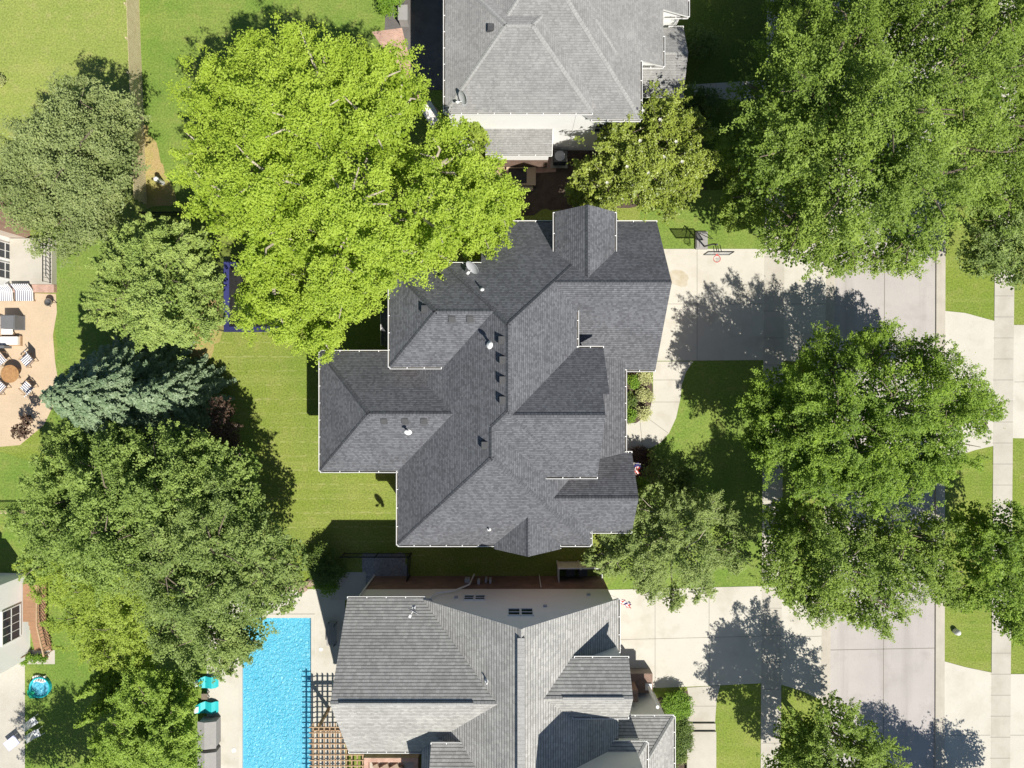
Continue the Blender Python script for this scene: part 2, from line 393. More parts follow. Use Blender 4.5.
m_deck   = mat("deck_boards", (0.33,0.19,0.11), 0.85, (0.26,0.15,0.09), 1.0, 0.9, 0.2, 9, 0.2, stretch=(1,8,1))
m_bark   = mat("bark", (0.20,0.165,0.125), 0.95, (0.13,0.105,0.08), 3.0, 0.9, 0.2, 14, 0.5)
m_pbark  = mat("pale_bark", (0.46,0.41,0.33), 0.9, (0.30,0.26,0.2), 2.5, 0.9, 0.2, 14, 0.4)
m_stone  = mat("boulder_stone", (0.36,0.28,0.21), 0.9, (0.25,0.19,0.14), 2.0, 0.9, 0.2, 9, 0.5)
m_grey   = mat("grey_fabric", (0.155,0.158,0.165), 0.85, (0.125,0.128,0.135), 2.0, 0.8, 0.08, 20, 0.1)
m_lgrey  = mat("light_grey_cover", (0.30,0.29,0.285), 0.85, (0.25,0.245,0.24), 2.0, 0.8, 0.08, 20, 0.1)
m_teal   = mat("teal_plastic", (0.02,0.44,0.47), 0.5, (0.02,0.36,0.40), 2.0, 0.7)
m_blue   = mat("blue_vinyl", (0.033,0.037,0.13), 0.5, (0.04,0.045,0.16), 2.0, 0.8)
m_cushion= mat("white_cushion", (0.78,0.74,0.70), 0.85, (0.70,0.66,0.62), 2.0, 0.7, 0.05, 18, 0.1)
m_red    = mat("red_metal", (0.55,0.06,0.05), 0.5, (0.45,0.05,0.05), 4.0, 0.8)
m_dish   = mat("grey_dish_paint", (0.42,0.43,0.45), 0.5, (0.36,0.37,0.39), 3.0, 0.8)
m_flower = mat("white_petals", (0.58,0.56,0.50), 0.7, (0.62,0.60,0.56), 5.0, 0.8)

def brickmat(name, c1, c2, mortar):
    m = bpy.data.materials.new(name); m.use_nodes = True; nt = m.node_tree; b = nt.nodes["Principled BSDF"]
    uv = node(nt, "ShaderNodeUVMap"); br = node(nt, "ShaderNodeTexBrick"); br.inputs["Scale"].default_value = 1.0
    br.inputs["Color1"].default_value = (*c1,1); br.inputs["Color2"].default_value = (*c2,1); br.inputs["Mortar"].default_value = (*mortar,1)
    br.inputs["Brick Width"].default_value = 0.22; br.inputs["Row Height"].default_value = 0.08; br.inputs["Mortar Size"].default_value = 0.008
    nt.links.new(uv.outputs[0], br.inputs["Vector"])
    n = node(nt, "ShaderNodeTexNoise"); n.inputs["Scale"].default_value = 1.3; n.inputs["Detail"].default_value = 5; nt.links.new(uv.outputs[0], n.inputs["Vector"])
    r = node(nt, "ShaderNodeMapRange"); r.inputs[1].default_value = 0.3; r.inputs[2].default_value = 0.7; r.inputs[3].default_value = 0.8; r.inputs[4].default_value = 1.2
    nt.links.new(n.outputs[0], r.inputs[0])
    mu = node(nt, "ShaderNodeVectorMath", operation='MULTIPLY'); nt.links.new(br.outputs["Color"], mu.inputs[0]); nt.links.new(r.outputs[0], mu.inputs[1])
    nt.links.new(mu.outputs[0], b.inputs["Base Color"]); b.inputs["Roughness"].default_value = 0.9
    return m
m_brick = brickmat("red_brick", (0.22,0.13,0.095), (0.17,0.10,0.075), (0.25,0.21,0.18))
m_pbrick = brickmat("pink_brick", (0.45,0.27,0.21), (0.36,0.20,0.15), (0.45,0.38,0.32))

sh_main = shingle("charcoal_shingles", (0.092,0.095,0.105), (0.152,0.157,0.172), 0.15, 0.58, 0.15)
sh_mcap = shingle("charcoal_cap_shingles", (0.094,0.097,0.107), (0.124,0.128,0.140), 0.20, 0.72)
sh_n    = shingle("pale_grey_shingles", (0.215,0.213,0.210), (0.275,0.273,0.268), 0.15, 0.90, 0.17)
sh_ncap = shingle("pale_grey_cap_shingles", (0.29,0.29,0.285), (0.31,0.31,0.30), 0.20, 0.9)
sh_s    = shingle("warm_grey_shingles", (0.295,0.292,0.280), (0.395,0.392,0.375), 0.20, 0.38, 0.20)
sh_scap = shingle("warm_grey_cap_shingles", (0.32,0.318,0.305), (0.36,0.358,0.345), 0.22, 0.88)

lm_lime  = leafmat("lime_leaves", (0.22, 0.33, 0.022), (0.47, 0.59, 0.075), 0.38)
lm_olive = leafmat("olive_leaves", (0.135, 0.185, 0.055), (0.36, 0.42, 0.16), 0.28)
lm_mid   = leafmat("green_leaves", (0.11, 0.19, 0.03), (0.36, 0.47, 0.115), 0.32)
lm_street= leafmat("fresh_green_leaves", (0.065, 0.14, 0.01), (0.31, 0.45, 0.05), 0.33)
lm_big   = leafmat("soft_green_leaves", (0.085, 0.155, 0.016), (0.31, 0.42, 0.066), 0.32)
lm_yel   = leafmat("yellow_green_leaves", (0.16, 0.24, 0.02), (0.41, 0.51, 0.08), 0.36)
lm_dark  = leafmat("deep_green_leaves", (0.09, 0.155, 0.028), (0.33, 0.42, 0.115), 0.28)
lm_pine  = leafmat("pine_needles", (.13,.21,.035), (.40,.50,.13), 0.2)
lm_blue  = leafmat("blue_spruce_needles", (.11,.18,.085), (.31,.40,.24), 0.15)
lm_arb   = leafmat("arborvitae_sprays", (.15,.26,.025), (.34,.47,.07), 0.25)
lm_mag   = leafmat("magnolia_leaves", (0.12, 0.175, 0.018), (0.36, 0.42, 0.07), 0.22, 0.4)
lm_grey  = leafmat("dusty_green_leaves", (0.12, 0.185, 0.042), (0.34, 0.42, 0.125), 0.28)
lm_plum  = leafmat("plum_leaves", (.075,.045,.030), (.150,.090,.060), 0.25)
lm_hyd   = leafmat("hydrangea_heads", (0.30,0.33,0.12), (0.60,0.60,0.30), 0.25)
lm_bush  = leafmat("bright_bush_leaves", (0.110,0.220,0.018), (0.230,0.370,0.035), 0.32)
lm_hedge = leafmat("hedge_leaves", (0.060,0.110,0.018), (0.150,0.215,0.040), 0.25)

# ------------------------------------------------------------------ the ground and paving
J = lambda *p: list(p)
g = MB(); gx0_, gx1_, gy0_, gy1_ = W(242,0).x, W(312,0).x, W(0,860).y, W(0,617).y
g.poly([(-300,-300,0),(gx0_,-300,0),(gx0_,300,0),(-300,300,0)]); g.poly([(gx1_,-300,0),(300,-300,0),(300,300,0),(gx1_,300,0)])
g.poly([(gx0_,-300,0),(gx1_,-300,0),(gx1_,gy0_,0),(gx0_,gy0_,0)]); g.poly([(gx0_,gy1_,0),(gx1_,gy1_,0),(gx1_,300,0),(gx0_,300,0)])
tag(g.build("ground", m_grass), kind='structure')
sheet("lawn", [(-60,-60),(139,-60),(141,90),(146,205),(146,222),(-60,222)], 0.004, m_grassN)
sheet("lawn", [(139,-60),(420,-60),(420,120),(330,208),(146,208),(141,90)], 0.004, m_grassG)
sheet("lawn", [(40,222),(150,222),(150,330),(60,470),(40,440),(58,350)], 0.008, m_grassG)
sheet("lawn", [(-40,440),(60,470),(230,545),(230,860),(-40,860)], 0.008, m_grassG)
sheet("lawn", [(640,180),(768,180),(768,250),(640,250)], 0.004, m_grassG)
sheet("lawn", [(655,360),(764,360),(764,590),(600,590),(600,360)], 0.004, m_grassG)
sheet("lawn", [(690,-60),(770,-60),(770,190),(640,190),(640,-60)], 0.008, m_grassShade)  # darker grass colour painted where the corner tree's shade falls
sheet("lawn", [(175,222),(345,216),(400,230),(430,560),(300,560),(236,545),(214,400),(200,330)], 0.006, m_mown)
# bare earth by the fence corner and along the tree line
sheet("bare_earth", ragged([(140,120),(148,128),(158,152),(165,176),(176,194),(180,206),(146,207),(143,170)], 2.5, 5, 3), 0.012, m_dirt)
sheet("bare_earth", ragged([(196,275),(208,270),(214,295),(226,330),(214,345),(203,370),(190,360)], 2.5, 5, 4), 0.008, m_dirt)
sheet("bare_earth", ragged([(508,160),(585,150),(590,205),(520,215)], 3, 6, 5), 0.010, m_mulch)
sheet("planting_bed", ragged([(560,100),(700,100),(705,190),(640,205),(560,215)], 2, 6, 15), 0.012, m_mulch)

# street with kerbs and verges
sheet("street", [(836,-80),(937,-80),(937,860),(828,860),(832,400)], 0.010, m_road, joints=[J((886,-80),(884,384),(883,860)), J((832,260),(937,258)), J((829,650),(937,648))], jm=m_joint, jw=0.05)
def kerb(name, pts, w, zl):
    mb = MB(); m = len(pts)
    P = [W(*p) for p in pts]
    for i in range(m-1):
        a, b = P[i], P[i+1]; d = (b-a).normalized(); n = Vector((-d.y,d.x,0))
        prof = [(-w/2, 0.0), (-w/2, zl), (w*0.1, zl+0.015), (w/2, zl), (w/2, 0.0)]
        for k in range(len(prof)-1):
            (o0,z0),(o1,z1) = prof[k], prof[k+1]
            mb.poly([a+n*o0+Vector((0,0,z0)), b+n*o0+Vector((0,0,z0)), b+n*o1+Vector((0,0,z1)), a+n*o1+Vector((0,0,z1))])
    o = mb.build(name, [m_curb]); tag(o, kind='structure'); return o
kerb("kerb", [(941,-80),(940,340),(939,860)], M(9), 0.10)
kerb("kerb", [(832.5,-80),(831.5,240)], M(9), 0.10)
kerb("kerb", [(829,372),(827,575)], M(9), 0.10)
kerb("kerb", [(825,700),(823,860)], M(9), 0.10)
kerb("gutter_strip", [(831.5,240),(829,372)], M(9), 0.03)
kerb("gutter_strip", [(827,575),(825,700)], M(9), 0.03)
# pavements
sheet("pavement", [(768,-80),(788,-80),(783,384),(780,860),(760,860),(763,384)], 0.030, m_conc2, joints=[J((768,y),(790,y)) if y < 100 else J((763.5-(y-384)*0.006,y),(783-(y-384)*0.006,y)) for y in range(-40,860,27)], jm=m_joint, thick=0.03)
sheet("pavement", [(998,-80),(1018,-80),(1013,384),(1009,860),(990,860),(993.5,384)], 0.030, m_conc2, joints=[J((996-(y)*0.008,y),(1016-(y)*0.008,y)) for y in range(-40,860,21)], jm=m_joint, thick=0.03)
sheet("front_path", [(686,85),(770,80),(770,103),(686,97)], 0.030, m_conc2, joints=[J((716,82),(716,102)),J((744,82),(744,102))], jm=m_joint, thick=0.03)
# driveways
sheet("driveway", [(640,249),(767,249),(767,360),(640,361)], 0.026, m_conc, joints=[J((697,249),(697,360)), J((640,304),(763,304))], jm=m_joint, thick=0.026)
sheet("driveway", [(780,249),(800,248),(826,240),(828,372),(800,362),(779,360)], 0.026, m_conc, joints=[J((784,304),(828,304))], jm=m_joint, thick=0.026)
sheet("driveway", [(600,590),(765,586),(764,683),(700,686),(600,690)], 0.026, m_conc, joints=[J((600,640),(761,636)),J((655,589),(655,688)),J((709,588),(709,684))], jm=m_joint, thick=0.026)
sheet("driveway", [(777,585),(800,582),(824,574),(822,700),(800,690),(776,683)], 0.026, m_conc, joints=[J((781,637),(823,636))], jm=m_joint, thick=0.026)
sheet("driveway", [(945,311),(965,313),(998,322),(997,445),(975,450),(944,460)], 0.026, m_conc, thick=0.026)
sheet("driveway", [(1010,325),(1100,325),(1100,440),(1009,438)], 0.026, m_conc, joints=[J((1014,382),(1100,381))], jm=m_joint, thick=0.026)
sheet("driveway", [(943.5,661),(965,667),(994,673),(993,860),(943,860)], 0.026, m_conc, joints=[J((943,735),(990,735))], jm=m_joint, thick=0.026)
sheet("driveway", [(1006,674),(1100,674),(1100,860),(1005,860)], 0.026, m_conc, joints=[J((1010,735),(1100,735))], jm=m_joint, thick=0.026)
sheet("stained_concrete", ragged(smooth_poly([(668,271),(680,269),(690,277),(684,289),(672,284)],2),0.8,3,21), 0.031, mat("earth_stain",(0.40,0.34,0.24),0.9,(0.50,0.47,0.40),1.6,0.9))
# curved front path of the dark-roofed house
path = [(653,361.5),(693,361.5),(686,372),(682,384),(680,400),(676,418),(669,433),(660,443),(648,449),(636,452),(618,452),(618,424),(636,423),(644,418),(650,409),(653,396)]
sheet("garden_path", path, 0.024, m_conc, joints=[J((653,380),(684,380)),J((652,402),(680,402)),J((646,417),(668,433)),J((640,422),(643,450))], jm=m_joint, thick=0.024)
sheet("planting_bed", [(618,371),(651,371),(653,396),(650,409),(644,418),(636,423),(618,424)], 0.018, m_mulch)
sheet("planting_bed", ragged([(600,452),(648,450),(690,462),(730,510),(745,550),(740,575),(600,588)], 2, 6, 8), 0.014, m_grassG)
sheet("planting_bed", ragged([(618,450),(650,451),(668,470),(650,490),(615,490)], 1.5, 5, 9), 0.018, m_mulch)
# path to the southern front door, with two steps
sheet("garden_path", [(687,687.5),(720,685.5),(716.5,700),(715,722),(686,722),(690,705)], 0.024, m_conc2, joints=[J((690,706),(716,706))], jm=m_joint, thick=0.024)
for i,(y0,y1,z) in enumerate(((722.6,729.2,0.17),(729.8,860,0.32))):
    mb = MB(); a=W(686,y1); b=W(715,y0); mb.box(a.x,b.x,a.y,b.y,0,z)
    tag(mb.build("garden_step" if i==0 else "garden_path", m_conc2), kind='structure')
sheet("planting_bed", [(648,700),(690,690),(690,720),(686,860),(648,860)], 0.016, m_mulch)
# pool deck and back yards
def deck_with_hole():
    outer = [W(x,y) for x,y in ((207,592),(345,588),(345,860),(207,860))]
    inner = [W(x,y) for x,y in ((242,617),(312,617),(312,860),(242,860))]
    mb = MB(); z = 0.03
    q = lambda *ps: mb.poly([(p.x,p.y,z) for p in ps][::-1])
    q(outer[0],outer[1],inner[1],inner[0]); q(outer[1],outer[2],inner[2],inner[1]); q(outer[3],outer[0],inner[0],inner[3])
    return tag(mb.build("pool_deck", m_conc), kind='structure')
deck_with_hole()
sheet("gravel_patch", ragged([(362,553),(404,553),(410,580),(362,584)], 1.0, 4, 6), 0.012, m_gravel)
sheet("side_path", [(338,572),(366,572),(366,600),(330,600)], 0.034, m_conc2)
sheet("patio", [(-60,290),(56,294),(57,312),(53,335),(55,360),(58,380),(56,400),(44,425),(20,445),(-60,452)], 0.020, m_patio, thick=0.02)
sheet("patio", [(-60,655),(25,655),(25,768),(22,860),(-60,860)], 0.020, m_conc2, thick=0.02)
sheet("patio", [(20,650),(55,650),(55,664),(20,664)], 0.024, m_conc2, thick=0.02)
sheet("patio", [(400,-60),(460,-60),(460,90),(410,90),(384,40),(390,-60)], 0.020, mat("dark_pavers",(0.14,0.13,0.125),0.9,(0.10,0.09,0.09),1.0,0.9,0.1,12,0.1), thick=0.02)
sheet("brick_edging", [(372,32),(402,28),(410,60),(424,95),(440,112),(428,120),(404,88),(384,50)], 0.026, m_pbrick)
sheet("patio", [(470,160),(556,158),(556,172),(470,176)], 0.020, m_pbrick, thick=0.02)
# grass verge strips are the ground; gravelly kerb of the western lawn

# swimming pool: basin, coping and rippled water
pool = thing("swimming_pool", "long rectangular swimming pool of bright blue rippled water", "pool", W(277,740))
a, b = W(242,860), W(312,617)
m_basin = mat("pool_plaster", (0.32,0.62,0.74), 0.8, (0.28,0.56,0.70), 1.0, 0.7)
mb = MB()
mb.poly([(a.x,a.y,-1.4),(b.x,a.y,-1.4),(b.x,b.y,-1.4),(a.x,b.y,-1.4)])
for p,q in (((a.x,a.y),(b.x,a.y)),((b.x,a.y),(b.x,b.y)),((b.x,b.y),(a.x,b.y)),((a.x,b.y),(a.x,a.y))):
    mb.poly([(p[0],p[1],-1.4),(p[0],p[1],0.028),(q[0],q[1],0.028),(q[0],q[1],-1.4)])
mb.build("basin", m_basin, pool)
mb = MB()
w = 0.22
mb.box(a.x-w,a.x+0.05,a.y,b.y+w,0.0,0.06); mb.box(b.x-0.05,b.x+w,a.y,b.y+w,0.0,0.062); mb.box(a.x+0.05,b.x-0.05,b.y-0.05,b.y+w,0.0,0.061)
mb.build("coping", m_conc, pool)
m_water = bpy.data.materials.new("pool_water"); m_water.use_nodes = True
nt = m_water.node_tree; pb = nt.nodes["Principled BSDF"]; out = nt.nodes["Material Output"]
tc = node(nt,"ShaderNodeTexCoord")
n1 = node(nt,"ShaderNodeTexNoise"); n1.inputs["Scale"].default_value = 4.6; n1.inputs["Detail"].default_value = 3; n1.inputs["Distortion"].default_value = 0.9
nt.links.new(tc.outputs["Object"], n1.inputs["Vector"])
bp = node(nt,"ShaderNodeBump"); bp.inputs["Strength"].default_value = 1.0; bp.inputs["Distance"].default_value = 0.15
nt.links.new(n1.outputs[0], bp.inputs["Height"]); nt.links.new(bp.outputs[0], pb.inputs["Normal"])
pb.inputs["Base Color"].default_value = (0.055,0.40,0.68,1); pb.inputs["Roughness"].default_value = 0.3
n2 = node(nt,"ShaderNodeTexNoise"); n2.inputs["Scale"].default_value = 0.35; nt.links.new(tc.outputs["Object"], n2.inputs["Vector"])
mx = node(nt,"ShaderNodeMix",data_type='RGBA'); mx.inputs[6].default_value=(0.075,0.46,0.67,1); mx.inputs[7].default_value=(0.17,0.58,0.74,1)
nt.links.new(n2.outputs[0], mx.inputs[0]); nt.links.new(mx.outputs[2], pb.inputs["Base Color"])
tr = node(nt,"ShaderNodeBsdfTransparent"); tr.inputs[0].default_value=(0.30,0.75,0.92,1)
ms = node(nt,"ShaderNodeMixShader"); ms.inputs[0].default_value = 0.25
nt.links.new(pb.outputs[0], ms.inputs[1]); nt.links.new(tr.outputs[0], ms.inputs[2]); nt.links.new(ms.outputs[0], out.inputs[0])
mb = MB(); mb.poly([(a.x,a.y,-0.30),(b.x,a.y,-0.30),(b.x,b.y,-0.30),(a.x,b.y,-0.30)])
mb.build("water", m_water, pool)

# ------------------------------------------------------------------ houses
def window(parent, c, u, n, w, h, fm=None, cols=2, rows=2):
    """window centred at c on a wall with horizontal axis u and outward normal n"""
    c, u, n = Vector(c), Vector(u), Vector(n); z = Vector((0,0,1))
    mb = MB(); mb.obox(c+n*0.02, u*w/2, n*0.02, z*h/2, 0)
    o = mb.build("window", [m_glass], parent)
    fb = MB(); t = 0.07
    for sgn in (-1,1):
        fb.obox(c+u*sgn*(w/2+t/2)+n*0.035, u*t/2, n*0.04, z*(h/2+t), 0)
        fb.obox(c+z*sgn*(h/2+t/2)+n*0.035, u*w/2, n*0.04, z*t/2, 0)
    for k in range(1,cols): fb.obox(c+u*(-w/2+w*k/cols)+n*0.05, u*0.02, n*0.012, z*h/2, 0)
    for k in range(1,rows): fb.obox(c+z*(-h/2+h*k/rows)+n*0.055, u*w/2, n*0.012, z*0.03, 0)
    f = fb.build("frame", [fm or m_white], parent); f.parent = o
    return o
def add_vent(parent, p, kind):
    p = Vector(p)
    mb = MB()
    if kind == 'box':
        mb.obox(p+Vector((0,0,0.10)), (0.19,0,0), (0,0.19,0), (0,0,0.06)); mb.obox(p+Vector((0,0,0.0)), (0.23,0,0), (0,0.23,0), (0,0,0.06))
        return mb.build("roof_vent", m_dgrey, parent)
    if kind == 'flat':
        mb.obox(p+Vector((0,0,0.03)), (0.19,0,0), (0,0.17,0.12), (0,-0.04,0.06)); return mb.build("roof_vent", m_dgrey, parent)
    if kind == 'pipe':
        mb.tube([p-Vector((0,0,0.2)), p+Vector((0,0,0.75))], 0.07, 10); mb.lathe(p+Vector((0,0,0.7)), [(0.08,0),(0.13,0.02),(0.13,0.09),(0.05,0.14)], 12); mb.lathe(p-Vector((0,0,0.1)), [(0.26,0),(0.2,0.1),(0.1,0.2)], 12)
        return mb.build("vent_pipe", m_white, parent, True)
    mb.tube([p-Vector((0,0,0.2)), p+Vector((0,0,0.38))], 0.05, 8); mb.lathe(p-Vector((0,0,0.1)), [(0.16,0),(0.13,0.1),(0.06,0.18)], 10)
    return mb.build("vent_pipe", m_white, parent, True)
def house_parts(root, blocks, wallspec, mats, gut=[], wallmats=(m_wsid,)):
    rb = MB()
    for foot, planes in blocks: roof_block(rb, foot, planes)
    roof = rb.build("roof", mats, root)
    for wmi, spec in enumerate(wallspec):
        wb = MB()
        for foot, planes, z0 in spec[1]: roof_block(wb, foot, planes, drop=0.2, bottom=z0, mside=0, cap=False)
        wb.build("wall", [spec[0]], root)
    for (a, b, z, out) in gut:
        gb = MB(); gutter(gb, a, b, z, out); gb.build("gutter", [m_white, m_trough], root)
    return roof
def inset(x0,x1,y0,y1,d=0.32): return rect(x0+d,x1-d,y0+d,y1-d)

# --- the dark-roofed house in the middle
P_ = 0.95
main = thing("house", "large house with charcoal hip and gable roof in the centre", "house", (0,0,0))
A1c = (rect(-1.13,3.88,-5.55,-2.42), [pw(-7.26,5.8,P_), pe(3.88,8.62,P_), ps(-5.55,8.65,P_)])
A1a = (rect(-7.26,3.88,-2.42,7.13), [pw(-7.26,5.8,P_), pe(3.88,8.62,P_), pn(10.3,5.8,P_), ps(-5.55,8.65,P_)])
A1b = (rect(-1.85,3.88,7.13,10.3), [pw(-7.26,5.8,P_), pe(3.88,8.62,P_), pn(10.3,5.8,P_)])
NW  = (rect(-7.25,0.2,1.0,7.13), [pw(-7.25,8.85,P_), ps(1.0,8.85,P_), pn(7.13,8.76,P_)])
CG  = (rect(0.0,5.1,-5.55,2.15), [pn(2.15,8.645,P_), ps(-5.55,8.646,P_)])
CGx = (rect(5.1,5.46,-0.55,2.15), [pn(2.15,8.645,P_)])
SB  = (rect(-7.26,5.0,-10.25,-2.42), [pw(-7.26,5.8,P_), pe(5.0,5.8,P_), ps(-10.25,5.8,P_)])
WW  = (rect(-12.2,-3.0,-5.54,2.04), [pw(-12.2,5.8,P_), pn(2.04,5.8,P_), ps(-5.54,5.8,P_)])
GA  = (rect(2.5,9.23,0.9,10.3), [pn(10.3,5.795,P_), ps(0.9,5.295,P_)])
GD  = (rect(2.6,6.24,5.9,10.44), [pw(2.6,7.96,P_), pe(6.24,7.96,P_)])
PO  = (rect(3.5,7.2,-4.95,1.9), [pe(7.2,5.78,0.2)])
SE  = (rect(2.0,7.64,-9.4,-4.4), [pn(-4.4,5.8,P_), ps(-9.4,5.8,P_)])
SG  = (rect(-1.12,3.08,-10.5,-6.8), [pw(-1.12,5.86,P_), pe(3.08,5.86,P_)])
BAY = ([(-7.0,5.9),(-7.25,5.75),(-8.7,4.9),(-8.7,2.6),(-7.0,1.6)], [pw(-8.7,3.4,0.6)])
MAIN = [A1a,A1b,A1c,NW,CG,CGx,SB,WW,GA,GD,PO,SE,SG,BAY]
walls = [(m_pbrick, [
    (rect(-6.95,3.55,-1.9,6.8), A1a[1], 0), (rect(-1.0,3.54,-5.2,-1.9), A1c[1], 0), (rect(-1.5,3.55,6.8,9.95), A1b[1], 0), (rect(-6.94,0,1.34,6.79), NW[1], 0),
    (rect(0.1,4.8,-5.21,1.8), CG[1], 0), (rect(-6.93,4.65,-9.9,-2.2), SB[1], 0), (rect(-11.85,-3,-5.19,1.7), WW[1], 0),
    (rect(2.5,8.95,1.3,9.94), GA[1], 0), (rect(2.95,5.9,6,10.15), GD[1], 0), (rect(2.2,7.35,-9.05,-4.75), SE[1], 0),
    (rect(-0.8,2.76,-10.2,-7), SG[1], 0), ([(-7.0,5.6),(-8.45,4.75),(-8.45,2.75),(-7.0,1.9)], BAY[1], 0)])]
gut = [((-7.26,-10.25),(-7.26,-5.54),5.78,(-1,0)), ((-7.26,-10.25),(-1.12,-10.25),5.78,(0,-1)), ((3.08,-10.25),(5.0,-10.25),5.78,(0,-1)),
       ((-12.2,-5.54),(-7.26,-5.54),5.78,(0,-1)), ((-12.2,-5.54),(-12.2,2.04),5.78,(-1,0)), ((-12.2,2.04),(-7.26,2.04),5.78,(0,1)),
       ((-7.25,1.0),(-7.25,7.13),8.83,(-1,0)), ((-7.25,1.0),(-4.2,1.0),8.83,(0,-1)), ((-7.25,7.13),(-1.85,7.13),8.74,(0,1)),
       ((-1.85,10.3),(2.6,10.3),5.78,(0,1)), ((6.24,10.3),(9.23,10.3),5.78,(0,1)), ((2.6,6.6),(2.6,10.4),7.94,(-1,0)), ((6.24,7.6),(6.24,10.4),7.94,(1,0)),
       ((7.2,-4.4),(7.2,0.9),5.76,(1,0)), ((7.2,0.9),(9.23,0.9),5.28,(0,-1)), ((3.88,1.6),(3.88,4.9),8.6,(1,0)),
       ((3.9,2.15),(5.46,2.15),8.63,(0,1)), ((2.0,-5.55),(5.1,-5.55),8.63,(0,-1)), ((7.2,-4.4),(7.64,-4.4),5.78,(0,1)), ((5.0,-9.4),(7.64,-9.4),5.78,(0,-1)),
       ((5.0,-10.25),(5.0,-9.4),5.78,(1,0)), ((-8.7,2.6),(-8.7,4.9),3.38,(-1,0))]
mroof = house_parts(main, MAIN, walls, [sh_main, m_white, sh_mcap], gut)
# rake boards in white along the open gable ends
def rake(root, pts):
    mb = MB()
    for a, b in zip(pts, pts[1:]): mb.bar(Vector(a)-Vector((0,0,.09)), Vector(b)-Vector((0,0,.09)), 0.03, 0.16)
    return mb.build("fascia_board", m_white, root)
zr = lambda x, y, bl: zroof([bl], x, y)
rake(main, [(9.20,10.3,5.74),(9.20,5.9,9.42),(9.20,0.9,5.24)])
rake(main, [(7.61,-4.4,5.74),(7.61,-6.9,7.82),(7.61,-9.4,5.74)])
rake(main, [(2.6,10.41,7.9),(4.42,10.41,9.42),(6.24,10.41,7.9)])
rake(main, [(-1.12,-10.47,5.8),(0.98,-10.47,7.55),(3.08,-10.47,5.8)])
rake(main, [(5.07,-5.55,8.58),(5.07,-1.9,11.6)])
mb = MB()
for x in (3.6, 6.6): mb.box(8.96, 8.99, x-1.25, x+1.25, 0.05, 2.3); 
for k,x in enumerate((3.6,6.9)):
    d = MB(); d.box(8.95,8.99,x-1.3,x+1.3,0.03,2.3)
    for r in range(1,4): d.box(8.99,9.0,x-1.28,x+1.28,0.05+r*0.56,0.07+r*0.56)
    d.build("garage_door", m_white, main)
for c in ((-8,-5.2),(-10,-5.2)): window(main, (c[0],c[1],4.2), (1,0,0), (0,-1,0), 1.0, 1.5)
for y in (-2.9,-0.6): window(main, (-11.85,y,4.2), (0,1,0), (-1,0,0), 1.0, 1.5)
for y in (-8,-6.6): window(main, (-6.93,y,4.2), (0,1,0), (-1,0,0), 1.0, 1.5)
for x in (-5,-3,4): window(main, (x,-9.9,4.0), (1,0,0), (0,-1,0), 0.9, 1.5)
d = MB(); d.box(4.81,4.87,-3.5,-2.5,0.1,2.2); fd = d.build("front_door", mat("door_paint",(0.12,0.05,0.03),0.5,(0.1,0.04,0.03),3,0.5), main)
kb = MB(); kb.lathe((4.9,-2.65,1.1),[(0.0,0),(0.04,0.02),(0.04,0.06),(0.0,0.08)],8); o = kb.build("handle", m_dish, main); o.parent = fd
for y in (-4.2,-1.5,1.0): cb = MB(); cb.tube([(6.95,y,0.02),(6.95,y,5.5)],[0.16,0.13],12); cb.build("porch_column", m_white, main, True)
for (px,py,k) in ((425,309,'box'),(452,319,'flat'),(470,319,'flat'),(491,345,'pipe'),(482,290,'thin'),(502,340,'box'),(503,360,'box'),(503,380,'box'),(503,400,'box'),(485,445,'box'),
                  (384,421,'flat'),(405,421,'flat'),(424,421,'flat'),(408,431,'pipe'),(489,529,'thin')):
    o = add_vent(main, on_roof(MAIN, px, py), k); o.parent = mroof

# --- southern neighbour, warm grey roof
south = thing("house", "house with warm grey cross-gabled roof beside the swimming pool", "house", (0,-20,0))
p8 = 0.88
SM = (rect(-5.73,6.74,-34,-13.6), [pw(-5.73,6.1,p8), pe(6.74,6.1,p8)])
SW_ = ([(-10.4,-23.4),(-4.2,-23.4),(-0.4,-18.3),(-5.1,-13.55),(-10.4,-13.55)], [pn(-13.55,6.15,0.9), ps(-23.4,5.83,0.9)])
SD = (rect(1.6,6.92,-19.74,-16.25), [pn(-16.25,8.95,0.85), ps(-19.74,8.95,0.85)])
SX = (rect(-4.85,0.3,-27.6,-21.6), [pn(-21.6,8.5,0.83), ps(-27.6,8.5,0.83)])
SL = (rect(6.0,10.6,-33,-21.8), [pn(-21.8,4.5,0.8), pe(10.6,4.5,0.8), pw(4.0,4.8,0.8)])
SF = (rect(2.6,8.46,-34,-22.5), [pn(-22.5,6.5,0.8), pe(8.46,6.5,0.84), pw(1.0,8.0,0.8)])
ST = (rect(3.4,8.0,-30,-22.6), [pn(-22.6,15.2,0.3), pe(6.0,15.2,0.8)])  # tall block added, top out of view, sized to shadow the east slope
SOUTH = [SM,SW_,SD,SX,SL,SF,ST]
walls = [(m_cream, [(rect(-5.4,6.45,-33,-13.8), SM[1], 3.2), (rect(-9.98,-4.0,-23.0,-13.82), [pn(-13.55,6.15,0.9), ps(-23.4,5.83,0.9)], 3.2), (rect(2.0,6.6,-19.45,-16.55), SD[1], 3),
                   (rect(-4.55,0.2,-27.3,-21.9), SX[1], 3), (rect(6.2,10.2,-33,-22.1), SL[1], 0), (rect(2.9,8.1,-33,-22.8), SF[1], 0), (rect(3.6,7.8,-29.6,-22.9), ST[1], 3)]),
         (m_brick, [(rect(-5.38,6.47,-33,-13.78), [(0,0,3.4)], 0), (rect(-9.96,-4.0,-23.0,-13.80), [(0,0,3.4)], 0)])]
